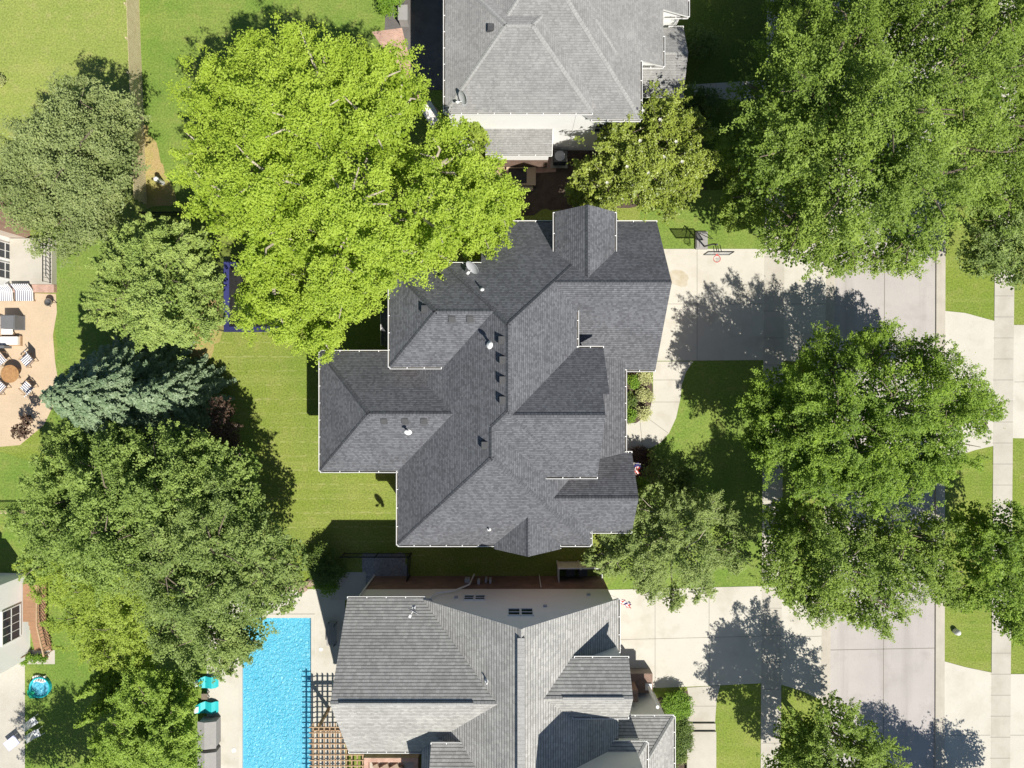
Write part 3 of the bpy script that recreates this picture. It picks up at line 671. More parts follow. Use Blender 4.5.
gut = [((-10.4,-13.55),(-5.5,-13.55),6.13,(0,1)), ((6.74,-17.0),(6.74,-13.6),6.08,(1,0)), ((3.7,-16.25),(6.92,-16.25),8.93,(0,1)), ((3.6,-19.74),(6.92,-19.74),8.93,(0,-1)),
       ((-4.85,-21.6),(-3.0,-21.6),8.48,(0,1)), ((-10.4,-23.4),(-5.6,-23.4),5.81,(0,-1)), ((6.8,-21.8),(10.6,-21.8),4.48,(0,1)), ((10.6,-33),(10.6,-21.8),4.48,(1,0)),
       ((4.0,-22.5),(8.46,-22.5),6.48,(0,1)), ((8.46,-33),(8.46,-22.5),6.48,(1,0))]
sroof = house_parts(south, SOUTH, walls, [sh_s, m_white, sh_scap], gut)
rake(south, [(-10.37,-13.55,6.08),(-10.37,-18.25,9.84),(-10.37,-23.4,5.75)])
rake(south, [(6.89,-16.25,8.88),(6.89,-18.0,10.1),(6.89,-19.74,8.88)])
rake(south, [(-5.73,-13.63,6.02),(0.505,-13.63,11.5),(6.74,-13.63,6.02)])
rake(south, [(-4.82,-21.6,8.4),(-4.82,-24.6,10.9)])
for px0, z in ((474,5.2),): pass
for (px,z) in ((469,5.25),(480,5.25),(514,8.15),(527,8.15)):
    x = (px-512)*(H-z)/FPX; window(south, (x,-13.8,z), (1,0,0), (0,1,0), 0.58 if z < 6 else 0.66, 0.85 if z < 6 else 1.15, cols=1)
for y in (-16,-20): window(south, (-9.98,y,4.6), (0,1,0), (-1,0,0), 1.0, 1.4)
for y in (-16,-18): window(south, (6.6,y+0.9,7.6) if False else (6.45,y,4.4), (0,1,0), (1,0,0), 0.9, 1.3)
d = MB(); d.box(6.46,6.5,-17.0,-14.3,0.03,2.4); 
for r in range(1,4): d.box(6.5,6.51,-16.98,-14.32,0.05+r*0.58,0.07+r*0.58)
d.build("garage_door", m_white, south)
# ridge vents
mb = MB(); mb.box(0.505-0.20,0.505+0.20,-33,-14.1,11.48,11.625); o = mb.build("ridge_vent", sh_scap, south); o.parent = sroof
mb = MB(); mb.box(-9.9,-2.2,-18.36,-18.22,10.30,10.47); o = mb.build("ridge_vent", sh_scap, south); o.parent = sroof
mb = MB(); mb.box(2.9,6.4,-18.07,-17.91,10.28,10.455); o = mb.build("ridge_vent", sh_scap, south); o.parent = sroof
o = add_vent(south, on_roof(SOUTH, 487, 681), 'thin'); o.parent = sroof
for x, z1 in ((-9.85,6.0),):
    mb = MB(); mb.tube([(x,-13.70,0.1),(x,-13.70,5.9)],0.06,8); mb.build("downspout", m_white, south)
mb = MB(); mb.tube([(1.95,-13.70,0.1),(1.95,-13.70,3.1)],0.03,8); mb.build("downspout", m_white, south)
mb = MB()
mb.tube([(-5.3,-13.66,5.9),(-4.9,-13.66,4.6),(-3.9,-13.66,4.2),(-2.9,-13.66,2.6),(-2.7,-13.6,0.3)],0.06,8); mb.build("downspout", m_white, south)
for x,z in ((2.05,7.0),(5.0,4.6),(-3.6,5.2)):
    mb = MB(); mb.box(x-0.12,x+0.12,-13.8,-13.68,z-0.1,z+0.1); mb.build("wall_vent", m_dish, south)
for x,z,w in ((-3.1,1.6,0.35),(-2.3,1.9,0.16),(-1.8,1.5,0.14),(-1.5,1.7,0.14)):
    mb = MB(); mb.box(x-w/2,x+w/2,-13.78,-13.5,z-0.3,z+0.3); mb.build("utility_meter", m_dish, south)
# front porch: brick pier wall and white column
mb = MB(); mb.box(7.4,9.9,-21.75,-20.4,0,1.0); mb.box(7.0,8.6,-21.7,-20.9,1.0,2.6); mb.build("porch_wall", m_brick, south)
mb = MB(); mb.tube([(9.6,-21.3,1.0),(9.6,-21.3,4.2)],[0.13,0.11],12); mb.box(9.38,9.82,-21.52,-21.08,1.0,1.12); mb.build("porch_column", m_white, south)

# --- northern neighbour, pale grey roof
north = thing("house", "white-walled house with pale grey hip roof across the side lawn", "house", (2,22,0))
p9 = 0.95
N1  = (rect(-4.12,4.95,16.7,25.7), [pw(-4.12,7.3,.48), pe(4.95,7.3,.48), ps(16.7,7.3,.40), pn(25.7,7.3,.40)])
N2  = ([(4.9,16.45),(8.0,16.45),(8.0,40),(-4.0,40),(-4.0,21.0)], [pw(-4.3,6.9,.48), pe(8.0,6.85,.48), ps(16.45,6.85,.365)])
N2b= (rect(5.0,9.57,20.1,40), [pe(8.0,6.846,.48), ps(18.0,6.85,.365)])
N2c= (rect(5.0,11.35,23.7,40), [pe(8.0,6.842,.48), ps(20.0,6.85,.365)])
NP = (rect(6.5,11.35,19.1,23.6), [pn(23.6,4.0,0.56), ps(19.1,4.0,0.56)])
NB = (rect(-1.75,2.68,15.4,17.02), [ps(15.4,3.4,0.62)])
NORTH = [N1,N2,N2b,N2c,NP,NB]
walls = [(m_wsid, [(rect(-3.95,4.85,16.80,25.4), N1[1], 0), (rect(4.0,7.85,16.78,39), N2[1], 0), (rect(5.5,9.2,20.5,39), N2b[1], 0), (rect(5.6,11.0,24.0,39), N2c[1], 0),
                    (rect(-1.55,2.5,15.55,17.0), NB[1], 1.7)]),
         (m_brick, [(rect(-1.54,2.49,15.56,17.0), [(0,0,1.9)], 0)])]
gut = [((-4.12,16.7),(-4.12,25.7),7.28,(-1,0)), ((-4.12,16.7),(4.95,16.7),7.28,(0,-1)), ((4.95,16.45),(8.0,16.45),6.83,(0,-1)), ((8.0,16.45),(8.0,20.1),6.83,(1,0)), ((8.0,20.1),(9.57,20.1),6.07,(0,-1)),
       ((9.57,20.1),(9.57,22.0),6.07,(1,0)), ((9.8,23.7),(11.35,23.7),5.2,(0,-1)), ((11.35,23.7),(11.35,34),5.2,(1,0)), ((-1.75,15.4),(2.68,15.4),3.38,(0,-1)), ((8.0,19.1),(11.35,19.1),3.98,(0,-1)), ((10.4,23.6),(11.35,23.6),3.98,(0,1))]
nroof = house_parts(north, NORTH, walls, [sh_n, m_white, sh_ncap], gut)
rake(north, [(11.32,19.1,3.95),(11.32,21.35,5.2),(11.32,23.6,3.95)])
rake(north, [(-1.77,15.4,3.3),(-1.77,17.0,4.3)]); rake(north, [(2.70,15.4,3.3),(2.70,17.0,4.3)])
for y in (19.3,23.3): cb = MB(); cb.tube([(11.0,y,0),(11.0,y,3.9)],[0.15,0.12],12); cb.build("porch_column", m_white, north, True)
window(north, (5.9,16.78,4.6), (1,0,0), (0,-1,0), 0.9, 1.4)
mb = MB(); mb.box(-1.25,-0.95,15.3,15.55,1.9,2.2); mb.build("wall_lamp", m_dgrey, north)
o = add_vent(north, on_roof(NORTH, 491, 28, 9), 'box'); o.parent = nroof
# small rear step landing
land = thing("step_landing", "small tan step landing with dark mat behind the white-walled house", "steps", (0.2,14.8,0))
mb = MB(); mb.box(-0.4,1.7,14.2,15.5,0.02,0.30); mb.box(-0.2,1.5,13.85,14.2,0.02,0.16); mb.build("landing", m_patio, land)
mb = MB(); mb.box(-0.25,1.05,14.35,15.4,0.30,0.315); mb.build("door_mat", m_black, land)

# --- western neighbour by the tan patio (brick)
wh = thing("house", "pink brick house with white french doors beside the tan patio", "house", (-38,8,0))
mb = MB(); mb.poly([(0,0,0)]*3) if False else None
WB = (rect(-60,-34.2,9.6,20), [pe(-34.2,3.2,0.25), ps(9.6,3.2,0.25)])
WC = (rect(-60,-36.2,6.4,9.7), [pe(-36.2,3.4,0.25), ps(6.4,3.4,0.25)])
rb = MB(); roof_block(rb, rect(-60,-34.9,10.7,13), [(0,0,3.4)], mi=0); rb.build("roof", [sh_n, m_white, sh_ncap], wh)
wb = MB(); wb.box(-60,-34.6,10.4,13,0,3.2); wb.build("wall", m_pbrick, wh)
wb = MB(); wb.box(-60,-35.75,6.9,10.4,0,3.1); wb.build("wall", m_wsid, wh)
rb = MB(); rb.box(-60,-36.6,6.7,10.6,3.1,3.25); rb.build("roof", sh_n, wh)
for y in (8.0,9.4): window(wh, (-35.75,y,1.3), (0,1,0), (1,0,0), 1.05, 1.9, cols=2, rows=3)
lg = thing("raised_landing", "raised concrete landing with black railing beside the pink brick house", "landing", (-34,8.5,0))
mb = MB(); mb.box(-35.7,-32.7,7.1,10.35,0.0,0.55); mb.build("slab", m_conc2, lg)
mb = MB(); mb.box(-38,-32.68,6.55,7.09,0.0,0.35); mb.build("brick_step", m_pbrick, lg)
mb = MB()
for k in range(12): mb.bar((-32.75,7.2+k*0.285,0.55),(-32.75,7.2+k*0.285,1.45),0.025)
mb.bar((-32.75,7.15,1.45),(-32.75,10.4,1.45),0.05); mb.bar((-32.75,7.15,0.68),(-32.75,10.4,0.68),0.04)
mb.build("railing", m_black, lg)

# --- south-western neighbour (white wall, deck and stair)
sw = thing("house", "white-walled house with a brown deck at the left picture edge", "house", (-40,-17,0))
mb = MB(); mb.poly([(-60,-13.2,0),(-34.6,-13.6,0),(-34.6,-13.6,4.2),(-60,-13.2,4.2)][::-1]); mb.poly([(-34.6,-13.6,0),(-34.6,-19.6,0),(-34.6,-19.6,4.2),(-34.6,-13.6,4.2)][::-1]); mb.poly([(-34.6,-19.6,0),(-60,-19.6,0),(-60,-19.6,4.2),(-34.6,-19.6,4.2)][::-1])
mb.build("wall", m_wsid, sw)
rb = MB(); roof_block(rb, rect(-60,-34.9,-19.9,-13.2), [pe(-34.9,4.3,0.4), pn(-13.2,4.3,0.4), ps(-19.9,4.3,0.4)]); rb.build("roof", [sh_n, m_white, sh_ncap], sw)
window(sw, (-34.6,-16.6,2.0), (0,1,0), (1,0,0), 2.2, 1.7, cols=4, rows=2)
dk = thing("wooden_deck", "brown wooden deck with stair and railing beside the white-walled house", "deck", (-33.5,-17,0))
mb = MB(); mb.box(-34.55,-33.0,-16.8,-14.0,0.7,0.85); mb.build("deck_floor", m_deck, dk)
mb = MB()
for k in range(7): mb.box(-34.3,-33.05,-17.15-k*0.33,-16.82-k*0.33,0.60-k*0.10,0.64-k*0.10)
mb.build("stair_tread", m_deck, dk)
mb = MB()
mb.bar((-33.0,-14.0,1.7),(-33.0,-16.8,1.7),0.09); mb.bar((-33.0,-16.8,1.7),(-33.0,-19.2,0.95),0.09)
for k in range(20):
    y = -14.0-k*0.27; zb = 0.85 if y > -16.8 else max(0.0, 0.6-( -16.8-y)*0.3); zt = 1.7 if y > -16.8 else 1.7+(y+16.8)*0.31
    mb.bar((-33.0,y,zb),(-33.0,y,zt),0.045)
mb.build("railing", m_tanwood, dk)
mb = MB()
mb.bar((-34.6,-19.3,0.95),(-35.6,-19.3,0.95),0.09)
for k in range(6): mb.bar((-34.6-k*0.2,-19.3,0.02),(-34.6-k*0.2,-19.3,0.95),0.07)
mb.build("gate", m_tanwood, dk)

# ------------------------------------------------------------------ foliage
def leaf_mesh(name, cen, nrm, L, Wd, tint, m, parent):
    """one mesh of many single leaves: cen (n,3), nrm (n,3), lengths, widths, tint (n,)"""
    n = len(cen)
    nrm = nrm/np.linalg.norm(nrm,axis=1,keepdims=True)
    r = rng.normal(size=(n,3)); t = np.cross(nrm, r); t /= np.linalg.norm(t,axis=1,keepdims=True)+1e-9
    b = np.cross(nrm, t)
    L = L[:,None]/2; Wd = Wd[:,None]/2
    fold = nrm*Wd*0.35
    v = np.empty((n,4,3))
    v[:,0] = cen - t*L; v[:,1] = cen + b*Wd + fold + t*L*0.15; v[:,2] = cen + t*L; v[:,3] = cen - b*Wd + fold + t*L*0.15
    me = bpy.data.meshes.new(name); me.vertices.add(4*n); me.loops.add(4*n); me.polygons.add(n)
    off = np.array(parent.location) if parent is not None else 0
    me.vertices.foreach_set("co", (v-off).astype(np.float32).ravel())
    me.loops.foreach_set("vertex_index", np.arange(4*n, dtype=np.int32))
    me.polygons.foreach_set("loop_start", np.arange(0,4*n,4, dtype=np.int32))
    me.polygons.foreach_set("loop_total", np.full(n,4,dtype=np.int32))
    at = me.attributes.new("tint",'FLOAT','POINT'); at.data.foreach_set("value", np.repeat(np.clip(tint,0,1),4).astype(np.float32))
    me.materials.append(m); me.update(calc_edges=True); me.validate()
    o = bpy.data.objects.new(name, me); COL.objects.link(o)
    if parent is not None: o.parent = parent
    return o
def clump_leaves(centres, radii, per, leaf, up=0.8, flat=0.8, spray=None, lobes=None, fill=0):
    """leaves gathered in small sprays over the shells of sub-clumps, plus thinner foliage inside the crown"""
    C, N, T = [], [], []
    for (c, r) in zip(centres, radii):
        n = max(6, int(per*r*r))
        d = rng.normal(size=(n,3)); d /= np.linalg.norm(d,axis=1,keepdims=True)
        d[:,2] = np.where(d[:,2] < -0.12, -d[:,2]*0.8, d[:,2])
        rad = r*(0.55+0.62*rng.random(n)**0.8)
        sp = c + d*rad[:,None]*np.array([1,1,flat])
        k = 9
        st = rng.random(n)
        q = np.repeat(sp, k, 0) + rng.normal(size=(n*k,3))*np.array([1,1,0.5])*(spray or leaf*0.85)
        nn = np.repeat(d*0.5 + np.array([0.12,-0.18,up]), k, 0) + rng.normal(size=(n*k,3))*0.42
        ct = rng.random()*0.45
        C.append(q); N.append(nn); T.append(ct + np.repeat(st,k)*0.30 + rng.random(n*k)*0.25)
    if lobes is not None and fill:
        for (x,y,z,r) in lobes:
            n = int(fill*r*r)
            d = rng.normal(size=(n,3)); d /= np.linalg.norm(d,axis=1,keepdims=True)
            C.append(np.array([x,y,z-r*0.85]) + d*(r*0.98*rng.random(n)**0.45)[:,None]*np.array([1,1,0.4])); N.append(np.array([0,0,1.0])+rng.normal(size=(n,3))*0.4); T.append(rng.random(n)*0.5)
    C = np.concatenate(C); N = np.concatenate(N); T = np.concatenate(T)
    n = len(C); Ls = leaf*(0.7+0.6*rng.random(n))
    return C, N, Ls, Ls*(0.5+0.2*rng.random(n)), T
def branchlets(C, R, axis, per, leaf, lobes, fill, out=0.75, rise=0.5, slim=0.20, gap=0.2):
    """leafy branchlets: spindles that leave each sub-clump outwards from the trunk and upwards, bending over at the tip"""
    P, N, T = [], [], []
    for (c, r) in zip(C, R):
        rad = np.array([c[0]-axis[0], c[1]-axis[1], 0.0]); q = np.linalg.norm(rad); rad = rad/max(q,0.3)
        nb = max(4, int(per*0.12*(0.5+r)))
        ct = rng.random()*0.40
        for _ in range(nb):
            d = rad*out*min(1,q/1.5) + np.array([0,0,rise]) + rng.normal(size=3)*0.50; d[2] = max(d[2], -0.05); d /= np.linalg.norm(d)
            L = r*rng.uniform(1.1,2.3); b = c + rng.normal(size=3)*np.array([1,1,0.6])*r*0.42
            n = max(10, int(per*1.15*L)); t = rng.random(n)
            w = L*slim*(1.08-0.85*t)
            p = b + d*(L*(t-0.35))[:,None] + rng.normal(size=(n,3))*w[:,None]*np.array([1,1,0.7]); p[:,2] -= 0.16*L*t*t
            P.append(p); N.append(np.array([0.15,-0.22,0.95])+d*0.25+rng.normal(size=(n,3))*0.40)
            T.append(ct + rng.random()*0.22 + 0.18*t + rng.random(n)*0.28)
    for (x,y,z,r) in lobes:
        n = int(fill*r*r); d = rng.normal(size=(n,3)); d /= np.linalg.norm(d,axis=1,keepdims=True)
        P.append(np.array([x,y,z-r*0.45]) + d*(r*0.95*rng.random(n)**0.45)[:,None]*np.array([1,1,0.6])); N.append(np.array([0,0,1.0])+rng.normal(size=(n,3))*0.4); T.append(rng.random(n)*0.5)
    nfill = sum(int(fill*r*r) for (_,_,_,r) in lobes)
    P = np.concatenate(P); N = np.concatenate(N); T = np.concatenate(T); n = len(P); Ls = leaf*(0.65+0.7*rng.random(n)); Wd = Ls*(0.45+0.25*rng.random(n))
    Ls[n-nfill:] *= 1.5; Wd[n-nfill:] *= 2.2
    # openings between the boughs
    f = np.zeros(n)
    for wl in (1.3,1.7,2.1,2.7,3.4,4.2):
        for _ in range(3):
            a = rng.random()*6.28; k = 2*math.pi/wl; f += np.cos(P[:,0]*k*math.cos(a)+P[:,1]*k*math.sin(a)+P[:,2]*k*0.35*rng.uniform(-1,1)+rng.random()*6.28)
    f = f/3.0 + rng.normal(size=n)*0.12
    keep = (f > np.quantile(f, gap)); keep[n-nfill:] = True
    return P[keep], N[keep], Ls[keep], Wd[keep], T[keep]
def subclumps(lobes, k=9, frac=(0.30,0.50), flat=0.75):
    C, R = [], []
    for (x,y,z,r) in lobes:
        kk = max(4, int(k*(0.85+0.3*rng.random()))); a0 = rng.random()*6.28
        for i in range(kk):
            zz = 1-1.25*(i+0.3)/kk; q = math.sqrt(max(0,1-zz*zz)); a = a0+i*2.399+rng.normal()*0.25
            d = np.array([q*math.cos(a), q*math.sin(a), zz])
            rr = r*rng.uniform(*frac)
            p = np.array([x,y,z]) + d*np.array([1,1,flat])*(r-rr*0.5)*rng.uniform(0.72,1.18)
            C.append(p); R.append(rr)
    return np.array(C), np.array(R)
def tree(name, label, cat, lobes_px, m, leaf=0.22, per=16, bark=None, group=None, trunk=None, k=11, tr=0.30, up=0.8, flat=0.75, frac=(0.24,0.40), limbs=True, fill=330, out=0.75, rise=0.5, slim=0.17, gap=0.22):
    lobes = []
    for (px,py,h,r) in lobes_px:
        p = W(px,py,h); lobes.append((p.x,p.y,h,r))
    A = np.array(lobes)
    tx, ty = (W(*trunk).x, W(*trunk).y) if trunk else (A[:,0].mean(), A[:,1].mean())
    root = thing(name, label, cat, (tx,ty,0), group)
    top = A[:,2].max()
    tb = MB(); b0 = Vector((tx,ty,0)); fork = Vector((tx+random.uniform(-.3,.3),ty+random.uniform(-.3,.3),top*0.33))
    tb.tube([b0+Vector((0,0,-0.1)), b0+Vector((0,0,0.4)), fork], [tr*1.35, tr, tr*0.75], 10)
    if limbs:
        for (x,y,z,r) in lobes:
            e = Vector((x,y,z)); mid = fork.lerp(e,0.5)+Vector((random.uniform(-.5,.5),random.uniform(-.5,.5),-0.3))
            tb.tube([fork-Vector((0,0,0.3)), mid, e+Vector((0,0,r*0.25))], [tr*0.42, tr*0.28, tr*0.12], 6, cap=False)
            for q in range(4):
                a = random.uniform(0,6.28); e2 = e+Vector((math.cos(a)*r*0.8, math.sin(a)*r*0.8, random.uniform(0,r*0.5)))
                tb.tube([mid.lerp(e,0.6), e.lerp(e2,0.5)+Vector((0,0,0.1)), e2], [tr*0.18, tr*0.12, tr*0.05], 5, cap=False)
    tb.build("trunk", bark or m_bark, root, True)
    C, R = subclumps(lobes, k, frac, flat)
    # solid-ish inner scatter so that the crown has depth
    leaf *= 0.72
    c, n, L, Wd, T = branchlets(C, R, (tx,ty), per, leaf, lobes, fill, out, rise, slim, gap)
    leaf_mesh("crown", c, n, L, Wd, T, m, root)
    return root
def conifer(name, label, cat, base_px, h, r, m, group=None, leaf=0.22, levels=26, per=11, dens=1.0):
    b = W(*base_px); root = thing(name, label, cat, (b.x,b.y,0), group)
    tb = MB(); tb.tube([b, b+Vector((0,0,h*0.5)), b+Vector((0,0,h))], [r*0.06+0.05, r*0.04+0.03, 0.02], 8)
    C, N, T = [], [], []
    for i in range(levels):
        t = i/(levels-1); z = h*(0.06+0.93*t); rr = r*(1-t)**0.85+0.12; nb = max(4,int(per*(1-t)**0.6)+2)
        for j in range(nb):
            a = 2*math.pi*(j+random.random()*0.8)/nb+i*2.4; ln = rr*random.uniform(0.84,1.06)
            d = np.array([math.cos(a),math.sin(a),0]); side = np.array([-d[1],d[0],0])
            st = random.random()
            ns = max(6,int(ln*42*dens)); s = rng.random(ns)**0.75
            wd = 0.26*ln*(1.02-s)*1.1+0.05
            p = np.array([b.x,b.y,z]) + d*(s*ln)[:,None] + side*(rng.uniform(-1,1,ns)*wd)[:,None] + np.array([0,0,1])*(0.18*ln*np.sin(s*2.2)-0.30*ln*s*s)[:,None]
            p += rng.normal(size=(ns,3))*0.03
            C.append(p); N.append(np.array([0,0,1])+d*0.35+rng.normal(size=(ns,3))*0.35); T.append(np.full(ns,st)*0.5+rng.random(ns)*0.5)
            e = Vector((b.x+d[0]*ln*0.85,b.y+d[1]*ln*0.85,z-0.08*ln)); tb.tube([(b.x,b.y,z), e],[0.03,0.012],4,cap=False)
    tb.build("trunk", m_bark, root, True)
    C=np.concatenate(C); N=np.concatenate(N); T=np.concatenate(T); n=len(C); L=leaf*(0.7+0.6*rng.random(n))
    leaf_mesh("crown", C, N, L, L*0.42, T, m, root); return root
def bush(name, label, cat, px, py, h, r, m, leaf=0.12, per=90, group=None, ry=None, k=14, flat=0.8):
    """low shrub: many small stems carrying a domed mass of leaves"""
    b = W(px,py); ry = ry or r
    root = thing(name, label, cat, (b.x,b.y,0), group)
    sb = MB(); C, R = [], []
    for i in range(k):
        a = random.uniform(0,6.28); q = math.sqrt(random.random())*0.75
        z = h*(1-0.55*q*q)*random.uniform(0.62,0.85)
        p = Vector((b.x+math.cos(a)*q*r, b.y+math.sin(a)*q*ry, z)); sb.tube([(b.x+math.cos(a)*0.08,b.y+math.sin(a)*0.08,0), p],[0.025,0.01],5,cap=False)
        C.append(np.array(p)); R.append(min(r,ry)*random.uniform(0.30,0.48))
    sb.build("stem", m_bark, root)
    c,n,L,Wd,T = clump_leaves(C, R, per, leaf, 0.8)
    c[:,2] = np.maximum(c[:,2], 0.03)
    leaf_mesh("foliage", c, n, L, Wd, T, m, root); return root

# the big lime-green tree behind the charcoal-roofed house
tree("shade_tree", "huge lime green tree overhanging the back of the charcoal roof", "tree",
 [(218,84,9.5,2.0),(265,72,11,2.3),(318,72,12,2.4),(372,84,11,2.2),(402,98,9,1.4),(245,118,12,2.4),(305,122,13.8,2.7),(370,122,12.3,2.2),(210,152,9,1.8),(220,198,10,2.1),
  (268,178,13,2.6),(322,168,9.5,1.8),(350,205,13.5,2.5),(400,165,8.5,1.5),(448,162,10,2.0),(490,192,9,1.9),(480,228,8.5,1.9),(430,214,12.3,2.4),(385,245,11.8,2.3),(312,232,9.5,2.0),(268,236,10.5,2.0),(335,260,11,2.0),
  (276,272,8.5,1.7),(276,308,9,2.0),(312,318,8.2,2.1),(345,295,9.5,1.8),(398,268,8.2,1.5),(435,252,8.8,1.5),(322,338,7.2,1.0),(503,215,7.6,1.0),(250,300,7.5,1.1)],
 lm_lime, 0.175, 66, m_pbark, trunk=(372,232), k=12, tr=0.6, out=0.55, rise=0.5, slim=0.26, fill=300, gap=0.27)
tree("shade_tree", "grey green round tree in the upper left lawn", "tree",
 [(78,118,8,2.2),(42,150,7.5,2.2),(108,118,7.5,1.7),(72,155,9,2.8),(102,152,8,2.0),(28,195,7,2.1),(80,200,7,2.3),(6,185,6,1.7),(60,228,6,1.8),(95,222,5.5,1.5),(112,135,6.5,1.0),(106,188,6.5,1.3)],
 lm_olive, 0.17, 62, trunk=(122,190), tr=0.32, out=0.5, slim=0.26)
tree("pine_tree", "light green tufted pine between the blue trampoline and the tan patio", "tree",
 [(140,262,8,1.8),(172,252,7.5,1.8),(150,240,7,1.4),(188,246,6.5,1.3),(105,310,6.5,1.3),(110,268,6.5,1.3),(118,290,7,1.5),(192,285,7,1.7),(152,305,9,1.9),(122,318,6.5,1.3),(188,320,7.2,1.8),(205,310,6,1.3),(150,325,7,1.4)],
 lm_pine, 0.14, 84, trunk=(200,310), tr=0.22, frac=(0.20,0.34), k=14)
conifer("blue_spruce", "silvery blue spruce in the middle of the left tree belt", "tree", (152,394), 12.0, 4.6, lm_blue, leaf=0.24, levels=36, per=14, dens=2.0)
conifer("blue_spruce", "smaller blue spruce behind the tall silvery spruce", "tree", (196,394), 9.0, 2.9, lm_blue, leaf=0.24, levels=26, per=11, dens=1.4)
tree("shade_tree", "broad mid green tree just below the blue spruce", "tree",
 [(62,475,7.5,1.9),(112,472,8,2.1),(160,472,8,2.1),(208,472,7.5,1.9),(60,502,8,2.1),(110,502,9.3,2.5),(165,505,9.3,2.5),(215,500,8,2.2),(62,540,8.5,2.0),(105,545,10,2.4),(150,540,9,2.1),(40,520,7.5,1.5),(45,560,7,1.4),(235,470,7,1.5),(70,448,6.5,1.4),(120,446,7,1.4),(178,448,7,1.5)],
 lm_mid, 0.17, 62, trunk=(185,480), tr=0.38)
tree("shade_tree", "dark green tree leaning over the swimming pool", "tree",
 [(165,560,10,2.4),(215,545,10,2.5),(252,550,8.5,2.2),(282,560,7,1.5),(192,595,9.5,2.4),(240,595,8.5,2.2),(272,592,7,1.8),(205,635,8,2.0),(242,635,6.5,1.5),(165,620,8,1.8),(225,660,6,1.1),(200,520,8.5,1.8),(240,510,7.5,1.6)],
 lm_dark, 0.16, 66, trunk=(230,570), tr=0.36)
tree("shade_tree", "yellow green tree shading the strip of lawn by the brown deck", "tree",
 [(70,580,7,1.9),(110,588,7.5,2.1),(150,590,8,2.1),(82,620,6,1.7),(122,630,6.5,1.8),(45,565,6,1.5),(100,650,4.5,1.2),(140,650,6,1.4)],
 lm_yel, 0.15, 70, trunk=(135,600), tr=0.25)
tree("arborvitae", "bright green rounded evergreen beside the pool deck", "tree",
 [(150,700,7,1.8),(166,722,7.5,1.7),(132,735,7,1.8),(165,752,7.5,2.0),(112,755,6,1.5),(180,690,6,1.2),(170,775,7,1.8),(130,775,6.5,1.6)],
 lm_arb, 0.13, 110, trunk=(185,725), tr=0.2, k=13, frac=(0.22,0.36))
conifer("arborvitae", "small pointed evergreen standing in shade left of the bright rounded evergreen", "tree", (122,690), 5.5, 1.1, lm_arb, leaf=0.17, levels=20, per=9, dens=1.6)
conifer("arborvitae", "short pointed evergreen nearest the pale shaded lawn chairs", "tree", (118,668), 5.0, 1.0, lm_arb, leaf=0.17, levels=18, per=9, dens=1.6)
tree("street_tree", "very large soft green tree filling the upper right corner", "tree",
 [(755,195,5.5,2.0),(800,228,8,2.3),(850,245,7.5,2.0),(908,238,8,2.2),(745,150,5,1.9),(790,150,11,2.8),(850,188,12,3.0),(920,180,12,3.0),(978,155,10,2.7),(1010,190,8,2.2),(820,92,12,3.0),(890,110,14,3.3),
  (960,80,13,3.3),(1018,60,11,3.0),(768,95,5,2.1),(800,42,9,2.4),(860,30,11,2.9),(930,12,12,3.0),(1000,0,11,2.9),(738,215,4.5,1.1),(1040,130,10,2.8),(880,-30,10,2.8),(960,-40,10,2.8),(785,0,5,1.4)],
 lm_big, 0.165, 60, trunk=(790,150), tr=0.5)
tree("street_tree", "dark green tree at the right edge above the far pavement", "tree",
 [(1002,222,7,2.0),(1022,262,6,1.8),(985,255,6,1.5),(1045,220,7,2.2)], lm_dark, 0.16, 66, trunk=(975,235), tr=0.22)
tree("street_tree", "full green street tree below the charcoal house driveway", "tree",
 [(880,352,5.5,1.9),(832,362,6,2.0),(930,362,5.5,1.8),(790,395,7,2.1),(842,410,9.5,2.7),(900,408,10,2.7),(952,400,8,2.2),(782,440,7,2.1),(832,455,9,2.5),(890,455,9.5,2.5),(942,440,8.5,2.3),(978,412,7,1.5),(868,482,8.5,1.9),(918,474,8.5,1.9),(764,405,6.5,1.3),(762,440,6,1.2),(820,482,8,1.7)],
 lm_street, 0.16, 66, trunk=(812,405), tr=0.35)
tree("street_tree", "green street tree above the shadowed drive of the warm grey house", "tree",
 [(792,525,5.5,1.8),(840,535,6.5,2.1),(890,540,7,2.1),(930,540,6.5,1.7),(790,560,7,2.0),(840,565,8.5,2.3),(895,572,8.5,2.2),(935,570,7,1.6),(830,600,7,1.6),(875,608,7,1.7),(950,592,6.5,1.1),(800,590,6.5,1.4)],
 lm_big, 0.165, 60, trunk=(808,525), tr=0.33)
tree("street_tree", "leafy tree at the right edge beyond the street near the small verge", "tree",
 [(985,560,7,1.9),(1015,530,6.5,1.7),(1010,590,7,2.0),(1022,622,6.5,1.5),(968,600,6,1.1),(975,522,5,1.3),(1045,570,7,2.2)], lm_street, 0.16, 66, trunk=(965,545), tr=0.25)
tree("street_tree", "street tree at the bottom edge beside the pavement", "tree",
 [(800,738,6,1.5),(835,725,6.5,1.6),(865,745,6.5,1.6),(820,765,7,1.9),(880,770,6,1.6),(850,790,7,1.9),(790,775,6,1.5),(830,810,6,1.8)], lm_big, 0.165, 60, trunk=(795,715), tr=0.25)
tree("street_tree", "street tree beyond the bottom right edge that shades the street", "tree",
 [(1020,868,7,1.9),(985,855,7,1.9),(1050,880,7,1.9),(1010,900,8,2.1),(1060,850,6,1.6)], lm_big, 0.165, 60, trunk=(950,790), tr=0.25)
